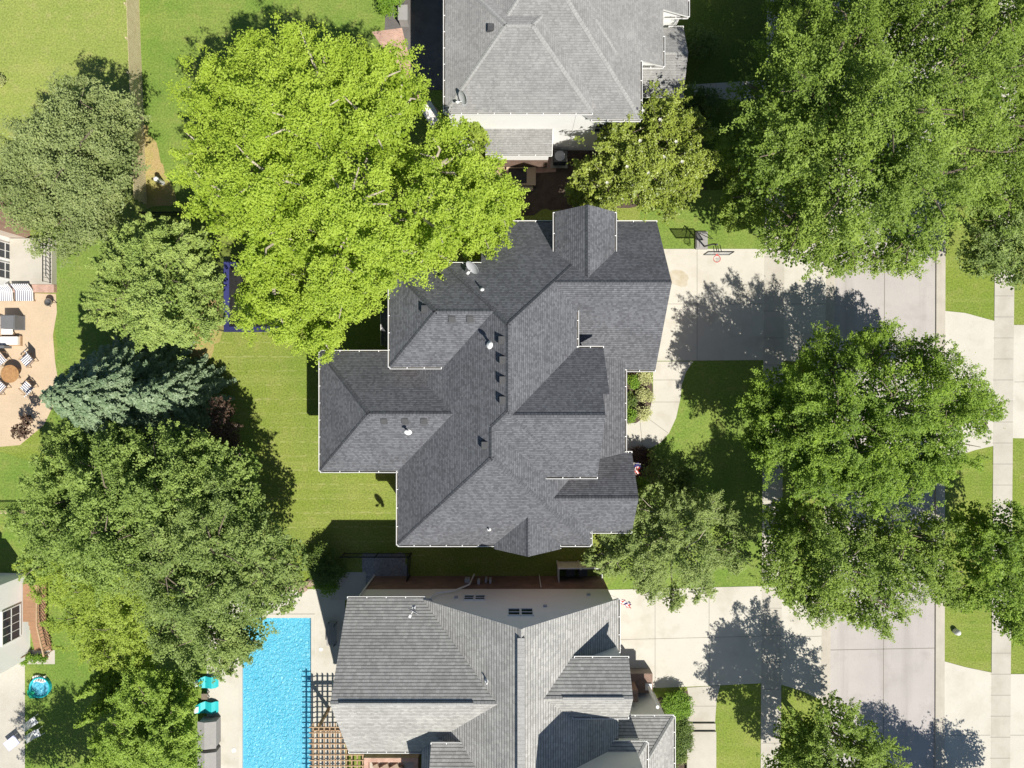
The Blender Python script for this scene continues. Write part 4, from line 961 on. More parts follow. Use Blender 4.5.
tree("front_garden_tree", "dusty olive tree in the front garden beside the charcoal roof", "tree",
 [(615,530,4.4,1.6),(655,512,5,1.7),(698,515,5,1.7),(642,555,5.6,1.7),(690,550,6.5,2.0),(732,550,5,1.6),(650,580,4.8,1.3),(672,598,4,0.8),(612,558,4.6,1.1),(725,520,4.5,1.2),(700,580,4.6,1.2),(596,555,4.2,0.8)],
 lm_grey, 0.14, 84, m_pbark, trunk=(668,525), tr=0.2)
mag = tree("magnolia_tree", "glossy magnolia with white blooms between the pale roof and the charcoal roof", "tree",
 [(622,138,6,1.7),(660,125,6.5,2.0),(682,155,6.5,1.8),(642,172,6.5,2.1),(612,180,5.5,1.7),(665,190,5,1.6),(688,178,5,1.2),(600,200,4,1.0),(690,130,5.5,1.2)],
 lm_mag, 0.18, 62, trunk=(630,180), tr=0.2)
for (px,py,h) in ((643,111,7.5),(640,141,8),(641,152,8),(664,157,8),(682,162,8),(627,167,7.6),(607,183,7),(633,186,7.4),(648,173,8),(669,189,6.8),(660,120,8.2),(676,142,8.1),(622,200,5.5),(690,150,7.6)):
    fb = MB(); p = W(px,py,h)
    for q in range(6):
        a = q*1.047; fb.poly([p, p+Vector((math.cos(a-.4)*.08,math.sin(a-.4)*.08,.05)), p+Vector((math.cos(a)*.12,math.sin(a)*.12,.08)), p+Vector((math.cos(a+.4)*.08,math.sin(a+.4)*.08,.05))])
    fb.build("flower", m_flower, mag)
tree("young_tree", "slim upright young tree beside the air conditioner of the white-walled house", "tree",
 [(580,185,4.2,0.9),(584,170,4.2,0.8),(578,198,3.6,0.7)], lm_mag, 0.18, 62, trunk=(578,188), tr=0.08)
tree("young_tree", "small pale green tree at the corner of the white-walled house", "tree",
 [(470,125,5,0.8),(478,140,4.5,0.8),(462,118,4.5,0.6)], lm_yel, 0.15, 70, trunk=(474,145), tr=0.07)

tree("arborvitae", "rounded evergreen just beyond the bottom edge that shades the lawn by the chairs", "tree",
 [(110,830,7.5,2.2),(60,850,7.5,2.4),(150,850,7.5,2.2),(90,800,6,1.5),(20,860,7.5,2.4)], lm_arb, 0.15, 70, trunk=(150,800), tr=0.2)
tree("plum_tree", "dark plum-leaved small tree at the right side of the left tree belt", "tree",
 [(222,432,4.5,1.0),(228,452,4.2,1.0),(222,410,4,0.8)], lm_plum, 0.14, 60, trunk=(238,425), tr=0.12)
# shrubs
for (px,py) in ((642,377),(644,395),(642,412)):
    bush("hydrangea", {377:"pale hydrangea nearest the driveway in the bed by the charcoal roof",395:"middle pale hydrangea of the bed beside the curved path",412:"pale hydrangea at the lower end of the curved bed"}[py], "shrub", px, py, 0.9, 0.55, lm_hyd, 0.10, 170, "hydrangeas along the curved path")
for (px,py,lab) in ((631,382,"bright green shrub at the top of the bed under the porch gutter"),(630,400,"dark green low shrub in the middle of the bed by the porch"),(630,415,"bright green shrub at the bottom of the bed under the porch gutter")):
    bush("shrub", lab, "shrub", px, py, 0.8, 0.5, lm_bush if py != 400 else lm_hedge, 0.11, 150, "shrubs under the porch gutter")
bush("shrub", "round lime shrub directly under the small flag", "shrub", 640, 482, 1.3, 0.6, lm_bush, 0.11, 150)
bush("shrub", "dark spreading shrub between the flag and the olive tree", "shrub", 660, 466, 1.8, 1.3, lm_dark, 0.16, 66)
bush("shrub", "dark green shrub at the lawn edge above the olive tree", "shrub", 684, 482, 1.8, 1.4, lm_hedge, 0.15, 60)
bush("shrub", "low plum coloured shrub at the end of the curved path", "shrub", 636, 454, 0.8, 0.6, lm_plum, 0.12, 110)
bush("shrub", "reddish flowering shrub beside the curved path end", "shrub", 648, 456, 0.7, 0.5, lm_plum, 0.12, 110)
bush("shrub", "large domed shrub in the shade of the side yard", "shrub", 331, 563, 1.7, 1.5, lm_hedge, 0.12, 110, k=26)
for (px,py,lab) in ((318,577,"sunlit lime shrub nearest the boulders by the pool"),(330,572,"tallest sunlit lime shrub beside the domed shrub"),(327,584,"lime shrub overhanging the top of the pool deck")):
    bush("shrub", lab, "shrub", px+4, py-2, 1.5, 0.75, lm_bush, 0.13, 110, "lime shrubs above the pool deck")
tree("plum_tree", "small plum-leaved tree on the tan patio edge", "tree", [(26,420,2.2,0.45),(19,430,2.0,0.5),(27,433,2.0,0.4)], lm_plum, 0.13, 60, trunk=(30,424), tr=0.06)
bush("hedge", "tall lime green clipped hedge at the top beside the dark paved yard", "hedge", 392, 4, 1.9, 0.95, lm_bush, 0.11, 110, ry=1.9, k=40)
bush("hedge", "short piece of lime hedge at the top picture edge", "hedge", 408, -4, 1.6, 0.6, lm_bush, 0.11, 120, k=14)
bush("hedge", "dark green box hedge beside the steps of the southern garden path", "hedge", 675, 699, 1.5, 1.15, lm_bush, 0.10, 230, ry=1.0, k=30)
bush("hedge", "lower dark hedge along the grey roof beside the southern path", "hedge", 677, 733, 1.3, 0.95, lm_hedge, 0.10, 230, ry=2.0, k=44)
bush("hedge", "hedge piece at the bottom edge beside the southern path", "hedge", 666, 778, 1.2, 1.0, lm_hedge, 0.10, 130, ry=1.6, k=24)
for (px,py,lab) in ((684,742,"little pink flower clump by the southern path nearest the steps"),(683,757,"little pink flower clump by the southern path at the picture bottom")):
    bush("flower_clump", lab, "flowers", px, py, 0.4, 0.28, lm_hyd if py > 750 else lm_plum, 0.09, 250)
bush("shrub", "large dark shrub in the shade right of the pale grey porch", "shrub", 696, 50, 1.8, 1.3, lm_hedge, 0.14, 70)
bush("shrub", "dark green shrub beside the short path of the white-walled house", "shrub", 700, 110, 1.6, 1.3, lm_hedge, 0.14, 70)
bush("shrub", "green shrub at the foot of the pale grey porch corner", "shrub", 688, 100, 1.3, 0.9, lm_mid, 0.17, 62)
bush("shrub", "shrub with yellow new leaves at the top edge by the pavement", "shrub", 812, 4, 1.5, 1.0, lm_yel, 0.15, 70)
bush("shrub", "dry bronze shrub behind the white-walled house by the lime tree", "shrub", 487, 185, 1.8, 1.1, lm_grey, 0.14, 84)
bush("ornamental_grass", "pale feathery grass clump at the left picture edge", "grass clump", -6, 88, 1.0, 0.9, lm_hyd, 0.16, 110)

# ------------------------------------------------------------------ fences
fw = thing("wooden_fence", "weathered picket fence between the two upper left lawns", "fence", W(140,60))
A_, B_ = W(137,-50), W(147,205); d_ = (B_-A_).normalized(); L_ = (B_-A_).length; nn_ = Vector((-d_.y,d_.x,0))
mb = MB(); n_ = int(L_/0.155)
for k in range(n_):
    c = A_+d_*(k+0.5)*0.155; hh = 1.75+random.uniform(-.02,.02)
    mb.obox(c+Vector((0,0,hh/2)), d_*0.064, nn_*0.011, (0,0,hh/2))
mb.build("picket_panel", m_wood, fw)
mb = MB()
for z in (0.35,1.0,1.5): mb.bar(A_-nn_*0.04+Vector((0,0,z)), B_-nn_*0.04+Vector((0,0,z)), 0.05, 0.09)
mb.build("rail", m_wood, fw)
for k in range(int(L_/2.4)+1):
    c = A_+d_*k*2.4-nn_*0.09; mb = MB(); mb.box(c.x-.05,c.x+.05,c.y-.05,c.y+.05,0,1.85); mb.build("post", m_wood, fw)
def metal_fence(label, a, b, h, gap=0.12, m=None, name="metal_fence"):
    a, b = W(*a), W(*b); d = (b-a).normalized(); L = (b-a).length
    f = thing(name, label, "fence", (a+b)/2); mb = MB()
    for k in range(int(L/gap)): c = a+d*(k+.5)*gap; mb.bar(c+Vector((0,0,.08)), c+Vector((0,0,h)), 0.02)
    for z in (0.15,h-0.15,h): mb.bar(a+Vector((0,0,z)), b+Vector((0,0,z)), 0.04)
    mb.build("railing", m or m_black, f)
    for k in range(max(2,int(L/2.4)+1)):
        c = a+d*min(L,k*2.4); mb = MB(); mb.bar(c, c+Vector((0,0,h+0.12)), 0.07); mb.build("post", m or m_black, f)
    return f
metal_fence("black metal fence along the bare earth by the lime tree", (150,217), (345,215), 1.4)
metal_fence("black metal fence across the shaded side yard beside the gravel", (345,553), (412,553), 1.3)
metal_fence("black metal fence panel running from the gravel to the cream wall", (411,553), (410,575), 1.5)
metal_fence("low brown fence at the left edge between two lawns", (-40,511), (36,510), 1.2, m=m_wood)

# ------------------------------------------------------------------ garden and street objects
# basketball hoop on a portable stand
hp = thing("basketball_hoop", "portable basketball hoop with grey base beside the shaded driveway", "basketball hoop", W(701,243))
c = W(701,241)
mb = MB()
for (x0,x1,y0,y1,z0,z1) in ((-.42,.42,-.62,.62,0.03,.22),(-.36,.36,-.55,.55,.22,.30),(-.2,.2,-.5,.0,.30,.34)): mb.box(c.x+x0,c.x+x1,c.y+y0,c.y+y1,z0,z1)
mb.build("base", m_lgrey, hp)
hc = W(717,260,3.05)
mb = MB(); mb.tube([c+Vector((.15,-.45,.3)), Vector((hc.x-0.1,hc.y+1.2,2.4)), Vector((hc.x-0.05,hc.y+1.0,3.3))],0.06,8)
mb.bar(c+Vector((-.2,.5,.3)), c+Vector((.35,-.15,1.4)), 0.035); mb.bar(c+Vector((.3,.5,.3)), c+Vector((.45,-.15,1.4)), 0.035)
mb.build("pole", m_black, hp)
mb = MB()
for sgn in (-.15,.15): mb.bar((hc.x+sgn,hc.y+1.0,2.7),(hc.x+sgn,hc.y+0.42,3.0),0.04); mb.bar((hc.x+sgn,hc.y+1.0,3.2),(hc.x+sgn,hc.y+0.42,3.6),0.04)
mb.build("support_arm", m_black, hp)
m_acr = mat("acrylic_board", (0.55,0.57,0.60), 0.2, (0.6,0.62,0.65), 1.0, 0.5)
_nt = m_acr.node_tree; _o = _nt.nodes["Material Output"]; _t = node(_nt,"ShaderNodeBsdfTransparent"); _m = node(_nt,"ShaderNodeMixShader"); _m.inputs[0].default_value = 0.55
_nt.links.new(_nt.nodes["Principled BSDF"].outputs[0], _m.inputs[1]); _nt.links.new(_t.outputs[0], _m.inputs[2]); _nt.links.new(_m.outputs[0], _o.inputs[0])
mb = MB(); mb.box(hc.x-.85,hc.x+.85,hc.y+.38,hc.y+.41,2.9,3.95); bb = mb.build("backboard", m_acr, hp)
mb = MB()
for (x0,x1,z0,z1) in ((-.88,.88,3.93,3.98),(-.88,.88,2.87,2.92),(-.88,-.83,2.92,3.93),(.83,.88,2.92,3.93)): mb.box(hc.x+x0,hc.x+x1,hc.y+.36,hc.y+.43,z0,z1)
o = mb.build("board_frame", m_black, hp); o.parent = bb
mb = MB()
mb.tube([(hc.x+.23*math.cos(t*math.pi/12),hc.y+.23*math.sin(t*math.pi/12)+.08,3.05) for t in range(25)],0.022,6,cap=False); mb.box(hc.x-.08,hc.x+.08,hc.y+.29,hc.y+.38,3.02,3.08)
mb.build("rim", m_red, hp)
mb = MB()
for t in range(12):
    a0 = t*math.pi/6
    for s2 in (-1,1):
        a1 = a0+s2*math.pi/6; mb.bar((hc.x+.22*math.cos(a0),hc.y+.08+.22*math.sin(a0),3.04),(hc.x+.15*math.cos(a1),hc.y+.08+.15*math.sin(a1),2.8),0.012); mb.bar((hc.x+.15*math.cos(a1),hc.y+.08+.15*math.sin(a1),2.8),(hc.x+.11*math.cos(a0),hc.y+.08+.11*math.sin(a0),2.6),0.012)
mb.build("net", m_white, hp)

# satellite dishes
def dish(label, p, aim, foot, r=0.36):
    p = Vector(p); aim = Vector(aim).normalized(); t = thing("satellite_dish", label, "satellite dish", foot)
    u = aim.cross(Vector((0,0,1))).normalized(); v = u.cross(aim)
    mb = MB(); rings = 6; n = 20; pts = []
    for k in range(rings+1):
        rr = r*k/rings
        pts.append([p + u*rr*math.cos(a)*0.9 + v*rr*math.sin(a) + aim*(0.55*rr*rr) for a in [2*math.pi*j/n for j in range(n)]])
    for k in range(rings):
        for j in range(n): mb.poly([pts[k][j],pts[k][(j+1)%n],pts[k+1][(j+1)%n],pts[k+1][j]])
    for j in range(n): mb.poly([pts[rings][j]-aim*.02,pts[rings][(j+1)%n]-aim*.02,pts[rings][(j+1)%n],pts[rings][j]])
    mb.build("reflector", m_dish, t, True)
    mb = MB(); tip = p + aim*0.42 - v*0.30; mb.bar(p-v*r*0.95, tip, 0.04); mb.obox(tip, u*0.07, aim*0.09, v*0.05); mb.build("feed_arm", m_white, t)
    mb = MB(); mb.tube([Vector(foot)-Vector((0,0,.15)), Vector(foot)+Vector((0,0,.3)), p-aim*0.04],0.03,8); mb.box(foot[0]-.1,foot[0]+.1,foot[1]-.1,foot[1]+.1,foot[2]-.05,foot[2]+.05); mb.build("mast", m_dish, t)
f0 = on_roof(MAIN, 476, 270); dish("grey satellite dish at the back eave of the charcoal roof", f0+Vector((-0.1,0.1,0.75)), (-0.55,-0.65,0.35), f0, 0.50)
f0 = on_roof(NORTH, 464, 104); dish("satellite dish at the lower left corner of the pale grey roof", f0+Vector((0.05,0.15,0.7)), (-0.75,-0.5,0.35), f0, 0.45)
f0 = on_roof(SOUTH, 414, 607); dish("white satellite dish at the upper eave of the warm grey roof", f0+Vector((0.1,0.05,0.75)), (-0.45,-0.75,0.3), f0, 0.42)

# small flags
def flag(label, a, tip, w, h, group=None):
    a, tip = Vector(a), Vector(tip); t = thing("flag", label, "flag", a)
    mb = MB(); mb.tube([a, tip],0.02,8); mb.lathe(tip,[(0.0,-.04),(.035,0),(0,.04)],8); mb.build("flagpole", m_white, t)
    d = (tip-a).normalized(); s0 = tip - d*0.05
    mb = MB(); nx, ny = 13, 8
    P = lambda i,j: s0 - d*(w*i/nx) + Vector((0.10*math.sin(j*0.9+i*.2), 0.10*math.sin(i*0.8), 0)) + Vector((0.12*h*j/ny,-0.80*h*j/ny,-h*0.50*j/ny))
    for i in range(nx):
        for j in range(ny):
            mi = 2 if (i < 7 and j < 3) else (0 if i % 2 == 0 else 1)
            mb.poly([P(i,j),P(i+1,j),P(i+1,j+1),P(i,j+1)], mi)
    mb.build("cloth", [m_red, m_white, m_blue], t, True)
flag("striped flag on the corner post beside the curved path", (7.3,-5.2,2.8), (8.5,-5.3,3.9), 0.95, 1.0)
flag("small striped flag at the upper corner of the warm grey house", (6.6,-14.4,2.4), (8.0,-14.8,3.1), 0.7, 0.6)

# air conditioner unit beside the white-walled house
ac = thing("air_conditioner", "grey air conditioner unit on a pad beside the white-walled house", "air conditioner", W(558,162))
c = W(559,160)
mb = MB(); mb.box(c.x-.6,c.x+.6,c.y-.6,c.y+.6,0.02,.1); mb.build("pad", m_curb, ac)
mb = MB(); mb.box(c.x-.42,c.x+.42,c.y-.42,c.y+.42,.1,.92)
for k in range(9): mb.box(c.x-.44,c.x+.44,c.y-.44,c.y+.44,.16+k*.08,.18+k*.08)
mb.build("cabinet", m_dgrey, ac)
mb = MB()
for k in range(1,6): mb.tube([(c.x+.07*k*math.cos(t*math.pi/10),c.y+.07*k*math.sin(t*math.pi/10),.95) for t in range(21)],.012,5,cap=False)
mb.build("fan_grille", m_dish, ac)
mb = MB(); mb.lathe(c+Vector((0,0,.921)),[(.34,0),(.34,.005),(.05,.01)],20)
for k in range(4):
    a0 = k*math.pi/2; mb.bar(c+Vector((0,0,.94)), c+Vector((.33*math.cos(a0),.33*math.sin(a0),.94)),.03,.01)
mb.build("fan", m_dish, ac)

# white vinyl screen enclosure at the upper corner of the southern house
en = thing("fence_enclosure", "white panel enclosure against the cream wall under the olive tree", "fence", (4.9,-13,0))
mb = MB(); x0,x1,y0,y1 = 3.25,6.25,-13.75,-12.75
for k in range(16): mb.box(x0+k*(x1-x0)/16+.005,x0+(k+1)*(x1-x0)/16-.005,y1-.02,y1+.02,.05,1.85)
mb.build("panel", m_white, en)
mb = MB(); mb.box(x0-.02,x0+.02,y0,y1-.03,.05,1.85); mb.build("panel", m_white, en)
mb = MB(); mb.box(x1-.02,x1+.02,y0+.3,y1-.03,.05,1.85); mb.build("panel", m_white, en)
for x in (x0,x1,(x0+x1)/2):
    mb = MB(); mb.box(x-.06,x+.06,y1-.09,y1+.09,0,1.98); mb.lathe((x,y1,1.98),[(.09,0),(.09,.03),(.0,.1)],4); mb.build("post", m_white, en)
mb = MB(); mb.box(x0,x1,y1-.045,y1+.045,1.85,1.93); mb.build("top_rail", m_white, en)
bn = thing("trash_bin", "dark wheeled bin inside the white panel enclosure", "bin", (4.1,-13.25,0))
mb = MB(); mb.poly([(0,0,0)]*0) if False else None
for (x,nm) in ((4.1,"a"),):
    mb.obox((x,-13.25,.5),(.28,0,0),(0,.26,0),(0,0,.48)); mb.build("body", m_dgrey, bn)
    mb = MB(); mb.obox((x,-13.25,1.02),(.31,0,0),(0,.30,.03),(0,0,.04)); mb.build("lid", m_dgrey, bn)
bn2 = copy_tree(bn); bn2.location.x += 0.9; tag(bn2, "second dark wheeled bin inside the enclosure nearest the driveway", "bin")

# boulders above the pool
for i,(px,py,r) in enumerate(((293,584,.42),(303,587,.36),(284,588,.32),(311,582,.30))):
    c = W(px,py); mb = MB(); mb.lathe(c,[(r,0),(r*1.05,r*.35),(r*.75,r*.75),(r*.3,r*.9)],9); o = mb.build("boulder", m_stone); 
    for v in o.data.vertices: v.co.x += random.uniform(-.08,.08); v.co.y += random.uniform(-.08,.08); v.co.z = max(0,v.co.z+random.uniform(-.06,.06))
    recentre(o); o.location.z = 0.0
    tag(o, ["tan boulder in the middle of the row above the pool","flat tan boulder touching the pool deck edge","leftmost tan boulder half under the dark tree","tan boulder nearest the lime shrubs"][i], "boulder", "boulders above the pool")

# white marker post on the bare earth, white cover in the verge
mb = MB(); c = W(163,183); mb.lathe(c,[(.17,0),(.16,.95),(.19,1.0),(.13,1.12),(.02,1.16)],14)
tag(recentre(mb.build("marker_post", m_white, smooth=True)), "short white round post standing on the bare earth", "post")
mb = MB(); c = W(955,631); mb.lathe(c,[(.20,0),(.22,.2),(.18,.42),(.08,.55)],14)
tag(recentre(mb.build("marker_post", m_white, smooth=True)), "low white rounded marker in the grass verge across the street", "post")
mb = MB(); c = W(405,20); mb.box(c.x-.3,c.x+.3,c.y-.5,c.y+.5,0.02,1.0); mb.box(c.x-.34,c.x+.34,c.y-.54,c.y+.54,1.0,1.06)
tag(recentre(mb.build("storage_box", m_lgrey)), "grey storage cabinet beside the lime hedge at the top", "box")
mb = MB(); c = W(432,118); mb.obox(c+Vector((0,0,.45)),(.35,-.6,0),(.35,.2,0),(0,0,.45)); mb.obox(c+Vector((0,0,.92)),(.38,-.65,0),(.38,.22,0),(0,0,.03))
tag(recentre(mb.build("storage_box", m_cushion)), "pale slanting garden box under the lime tree by the white wall", "box")

# trampoline
tp = thing("trampoline", "rectangular trampoline with blue padding and safety net under the lime tree", "trampoline", W(262,290))
x0,x1,y0,y1 = W(224,0,0.9).x, W(282,0,.9).x, W(0,332,.9).y, W(0,262,.9).y
mb = MB(); zt = 0.9
mb.box(x0,x0+.38,y0,y1,zt,zt+.05); mb.box(x1-.38,x1,y0,y1,zt,zt+.05); mb.box(x0+.38,x1-.38,y0,y0+.38,zt,zt+.05); mb.box(x0+.38,x1-.38,y1-.38,y1,zt,zt+.05)
mb.build("padding", m_blue, tp)
mb = MB(); mb.box(x0+.38,x1-.38,y0+.38,y1-.38,zt-.02,zt); mb.build("mat", m_black, tp)
for (x,y) in ((x0+.1,y0+.1),(x1-.1,y0+.1),(x0+.1,y1-.1),(x1-.1,y1-.1),(x0+.1,(y0+y1)/2),(x1-.1,(y0+y1)/2)):
    mb = MB(); mb.tube([(x,y,0),(x,y,zt)],.03,8); mb.build("leg", m_dgrey, tp)
    mb = MB(); dx = -.12 if x < (x0+x1)/2 else .12; mb.tube([(x+dx,y,.5),(x+dx,y,2.75)],.03,8); mb.build("net_pole", m_black, tp)
m_net = mat("net_mesh", (0.02,0.03,0.03), 0.8, (0.03,0.03,0.03), 1, 0.5)
_nt = m_net.node_tree; _o = _nt.nodes["Material Output"]; _t = node(_nt,"ShaderNodeBsdfTransparent"); _m = node(_nt,"ShaderNodeMixShader"); _m.inputs[0].default_value = 0.72
_nt.links.new(_nt.nodes["Principled BSDF"].outputs[0], _m.inputs[1]); _nt.links.new(_t.outputs[0], _m.inputs[2]); _nt.links.new(_m.outputs[0], _o.inputs[0])
mb = MB()
for p,q in (((x0,y0),(x1,y0)),((x1,y0),(x1,y1)),((x1,y1),(x0,y1)),((x0,y1),(x0,y0))): mb.poly([(p[0],p[1],zt+.06),(q[0],q[1],zt+.06),(q[0],q[1],2.7),(p[0],p[1],2.7)])
mb.build("safety_net", m_net, tp)

# ---- tan patio furniture
def stripes(name, c1, c2, n):
    m = bpy.data.materials.new(name); m.use_nodes = True; nt = m.node_tree; b = nt.nodes["Principled BSDF"]; b.inputs["Roughness"].default_value = .85
    uv = node(nt,"ShaderNodeUVMap"); sx = node(nt,"ShaderNodeSeparateXYZ"); nt.links.new(uv.outputs[0],sx.inputs[0])
    mu = node(nt,"ShaderNodeMath",operation='MULTIPLY'); mu.inputs[1].default_value = n; nt.links.new(sx.outputs[0],mu.inputs[0])
    fr = node(nt,"ShaderNodeMath",operation='FRACT'); nt.links.new(mu.outputs[0],fr.inputs[0])
    lt = node(nt,"ShaderNodeMath",operation='LESS_THAN'); lt.inputs[1].default_value = .5; nt.links.new(fr.outputs[0],lt.inputs[0])
    mx = node(nt,"ShaderNodeMix",data_type='RGBA'); mx.inputs[6].default_value=(*c1,1); mx.inputs[7].default_value=(*c2,1); nt.links.new(lt.outputs[0],mx.inputs[0]); nt.links.new(mx.outputs[2],b.inputs["Base Color"])
    return m
m_str = stripes("striped_canvas",(0.78,0.76,0.74),(0.10,0.11,0.16),1/0.14)
def cushion(mb, c, ux, uy, uz, mi=0):
    """padded box with UV in metres along ux"""
    c,ux,uy,uz = map(Vector,(c,ux,uy,uz))
    lx, ly = ux.length, uy.length
    P = lambda a,b,d: c+ux*a+uy*b+uz*d
    mb.poly([P(-1,-1,1),P(1,-1,1),P(1,1,1),P(-1,1,1)],mi,[(0,0),(2*lx,0),(2*lx,2*ly),(0,2*ly)])
    mb.poly([P(-1,1,-1),P(1,1,-1),P(1,-1,-1),P(-1,-1,-1)],mi,[(0,0),(2*lx,0),(2*lx,2*ly),(0,2*ly)])
    for (a0,b0),(a1,b1) in (((-1,-1),(1,-1)),((1,-1),(1,1)),((1,1),(-1,1)),((-1,1),(-1,-1))):
        mb.poly([P(a0,b0,-1),P(a1,b1,-1),P(a1,b1,1),P(a0,b0,1)],mi,[(lx*(1+a0),0),(lx*(1+a1),0),(lx*(1+a1),.1),(lx*(1+a0),.1)])
def chair(label, px, py, ang, group):
    c = W(px,py); t = thing("patio_chair", label, "chair", c, group)
    f = Vector((math.cos(ang),math.sin(ang),0)); s = Vector((-f.y,f.x,0)); z = Vector((0,0,1)); base = Vector((c.x,c.y,0.03))
    mb = MB(); cushion(mb, base+z*.44, s*.36, f*.36, z*.045); mb.build("seat", m_str, t)
    mb = MB(); cushion(mb, base-f*.46+z*.76, s*.36, (z*.34-f*.16), (f*.03+z*.01)); mb.build("backrest", m_str, t)
    for a in (-1,1):
        for b in (-1,1):
            mb = MB(); mb.bar(base+s*.38*a+f*.34*b, base+s*.38*a+f*(.30*b if b>0 else -.34)+z*(.62 if b>0 else 1.1),.04); mb.build("leg", m_tanwood, t)
        mb = MB(); mb.bar(base+s*.40*a+f*.36+z*.62, base+s*.40*a-f*.40+z*.64,.05,.03); mb.build("armrest", m_tanwood, t)
    return t
tc_ = W(17,374)
tb = thing("round_table", "round brown wooden table among striped chairs on the tan patio", "table", tc_)
mb = MB(); mb.lathe((tc_.x,tc_.y,0),[(.0,.70),(.62,.70),(.64,.72),(.64,.75),(.62,.76),(.0,.761)],28); mb.build("tabletop", mat("brown_table_wood",(0.30,0.16,0.07),0.6,(0.42,0.24,0.10),3.0,0.9,0.2,12), tb)
for k in range(4):
    a0 = math.pi/4+k*math.pi/2; mb = MB(); mb.bar((tc_.x+.4*math.cos(a0),tc_.y+.4*math.sin(a0),.02),(tc_.x+.4*math.cos(a0),tc_.y+.4*math.sin(a0),.7),.06); mb.build("leg", m_tanwood, tb)
for (dx,dy,lab) in ((11,-10,"striped patio chair nearest the white sofa on the right of the round table"),(-9,-11,"striped patio chair at the upper left of the round table"),(11,10,"striped patio chair at the lower right of the round table"),(-9,10,"striped patio chair at the lower left of the round table")):
    chair(lab, 17+dx*1.35, 374+dy*1.35, math.atan2(dy,-dx), "striped chairs round the wooden table")
for (px,lab) in ((8,"striped lounge chair at the left edge below the brick step"),(28,"striped lounge chair below the brick step nearest the lawn")):
    c = W(px,297); t = thing("lounge_chair", lab, "lounge chair", c, "striped lounge chairs below the brick step")
    mb = MB(); cushion(mb, (c.x,c.y+.1,.40), (.62,0,0), (0,.42,0.02), (0,0,.05)); mb.build("seat", m_str, t)
    mb = MB(); cushion(mb, (c.x,c.y+.62,.68), (.62,0,0), (0,.2,.28), (0,-.03,.03)); mb.build("backrest", m_str, t)
    for a in (-.55,.55):
        for b in (-.3,.5): mb = MB(); mb.bar((c.x+a,c.y+b,.02),(c.x+a,c.y+b,.38),.05); mb.build("leg", m_tanwood, t)
so = thing("sofa", "white cushioned corner sofa on the tan patio", "sofa", W(8,335))
mb = MB(); a, b = W(-14,346), W(23,336); mb.box(a.x,b.x,a.y,b.y,.03,.25); a2,b2 = W(-14,336), W(4,316); mb.box(a2.x,b2.x,a2.y,b2.y,.03,.252); mb.build("frame", m_tanwood, so)
for (u0,u1,v0,v1) in ((-13,4,345,337),(5,22,345,337),(-13,3,335,326),(-13,3,325,317)):
    p,q = W(u0,v0), W(u1,v1); mb = MB(); cushion(mb, ((p.x+q.x)/2,(p.y+q.y)/2,.36), ((q.x-p.x)/2,0,0),(0,(q.y-p.y)/2,0),(0,0,.11)); mb.build("cushion", m_cushion, so)
mb = MB(); p,q = W(-14,348.5), W(12,346); mb.box(p.x,q.x,p.y,q.y,.03,.8); mb.build("backrest", m_grey, so)
gc = thing("grill_cover", "square grey covered grill on the tan patio", "grill", W(18,323))
c = W(18,323); mb = MB(); mb.box(c.x-.5,c.x+.5,c.y-.48,c.y+.48,.03,1.05); mb.box(c.x-.46,c.x+.46,c.y-.44,c.y+.44,1.05,1.10); mb.box(c.x-.54,c.x+.54,c.y-.52,c.y+.52,.03,.12); mb.build("cover", m_grey, gc)
lt_ = thing("low_table", "small white low table beside the sofa on the tan patio", "table", W(11,331)); c = W(11,331)
mb = MB(); mb.box(c.x-.4,c.x+.4,c.y-.28,c.y+.28,.36,.41); mb.build("tabletop", m_cushion, lt_)
for a in (-.35,.35):
    for b in (-.23,.23): mb = MB(); mb.box(c.x+a-.03,c.x+a+.03,c.y+b-.03,c.y+b+.03,.02,.36); mb.build("leg", m_tanwood, lt_)
pl = thing("fire_bowl", "round dark iron ring planter by the patio edge", "planter", W(53,303)); c = W(53,303)
mb = MB(); mb.tube([(c.x+.26*math.cos(t*math.pi/10),c.y+.26*math.sin(t*math.pi/10),.55) for t in range(21)],.03,6,cap=False); mb.build("rim", m_bark, pl)
mb = MB()
for k in range(3): mb.bar((c.x+.30*math.cos(k*2.1),c.y+.30*math.sin(k*2.1),.02),(c.x+.2*math.cos(k*2.1),c.y+.2*math.sin(k*2.1),.55),.04)
mb.build("leg", m_bark, pl)
mb = MB(); mb.lathe((c.x,c.y,.25),[(.05,0),(.2,.1),(.25,.28),(.22,.28),(.0,.12)],14); mb.build("bowl", m_dgrey, pl)

# ---- objects by the south-western deck
kp = thing("play_pool", "teal children's play pool with a green toy on the lawn by the deck", "play pool", W(42,686)); c = W(42,686)
mb = MB(); mb.lathe((c.x,c.y,0.01),[(.0,.06),(.62,.06),(.66,.28),(.74,.30),(.74,.02)],20); mb.build("tub", m_teal, kp)
mb = MB(); mb.lathe((c.x,c.y,0.01),[(.63,.18),(.3,.185),(.0,.19)],20); mb.build("water", m_water, kp)
mb = MB(); c2 = W(34,692); mb.lathe((c2.x,c2.y,0),[(.42,0),(.44,.12),(.2,.16),(.15,.3),(0,.32)],9); tag(recentre(mb.build("turtle_toy", mat("green_plastic",(0.02,0.42,0.20),0.5,(0.03,0.5,0.25),3,0.5))), "bright green plastic toy lying beside the teal play pool", "toy")
mb = MB(); c2 = W(41,678)
for k in range(7): a0 = k*.5; mb.obox((c2.x+.12*k-.35,c2.y+.05*math.sin(a0*2),.12),(.08,.03,0),(-.05,.2,0),(0,0,.10))
tag(recentre(mb.build("crumpled_towel", m_cushion)), "crumpled cream towel lying on the grass above the play pool", "towel")
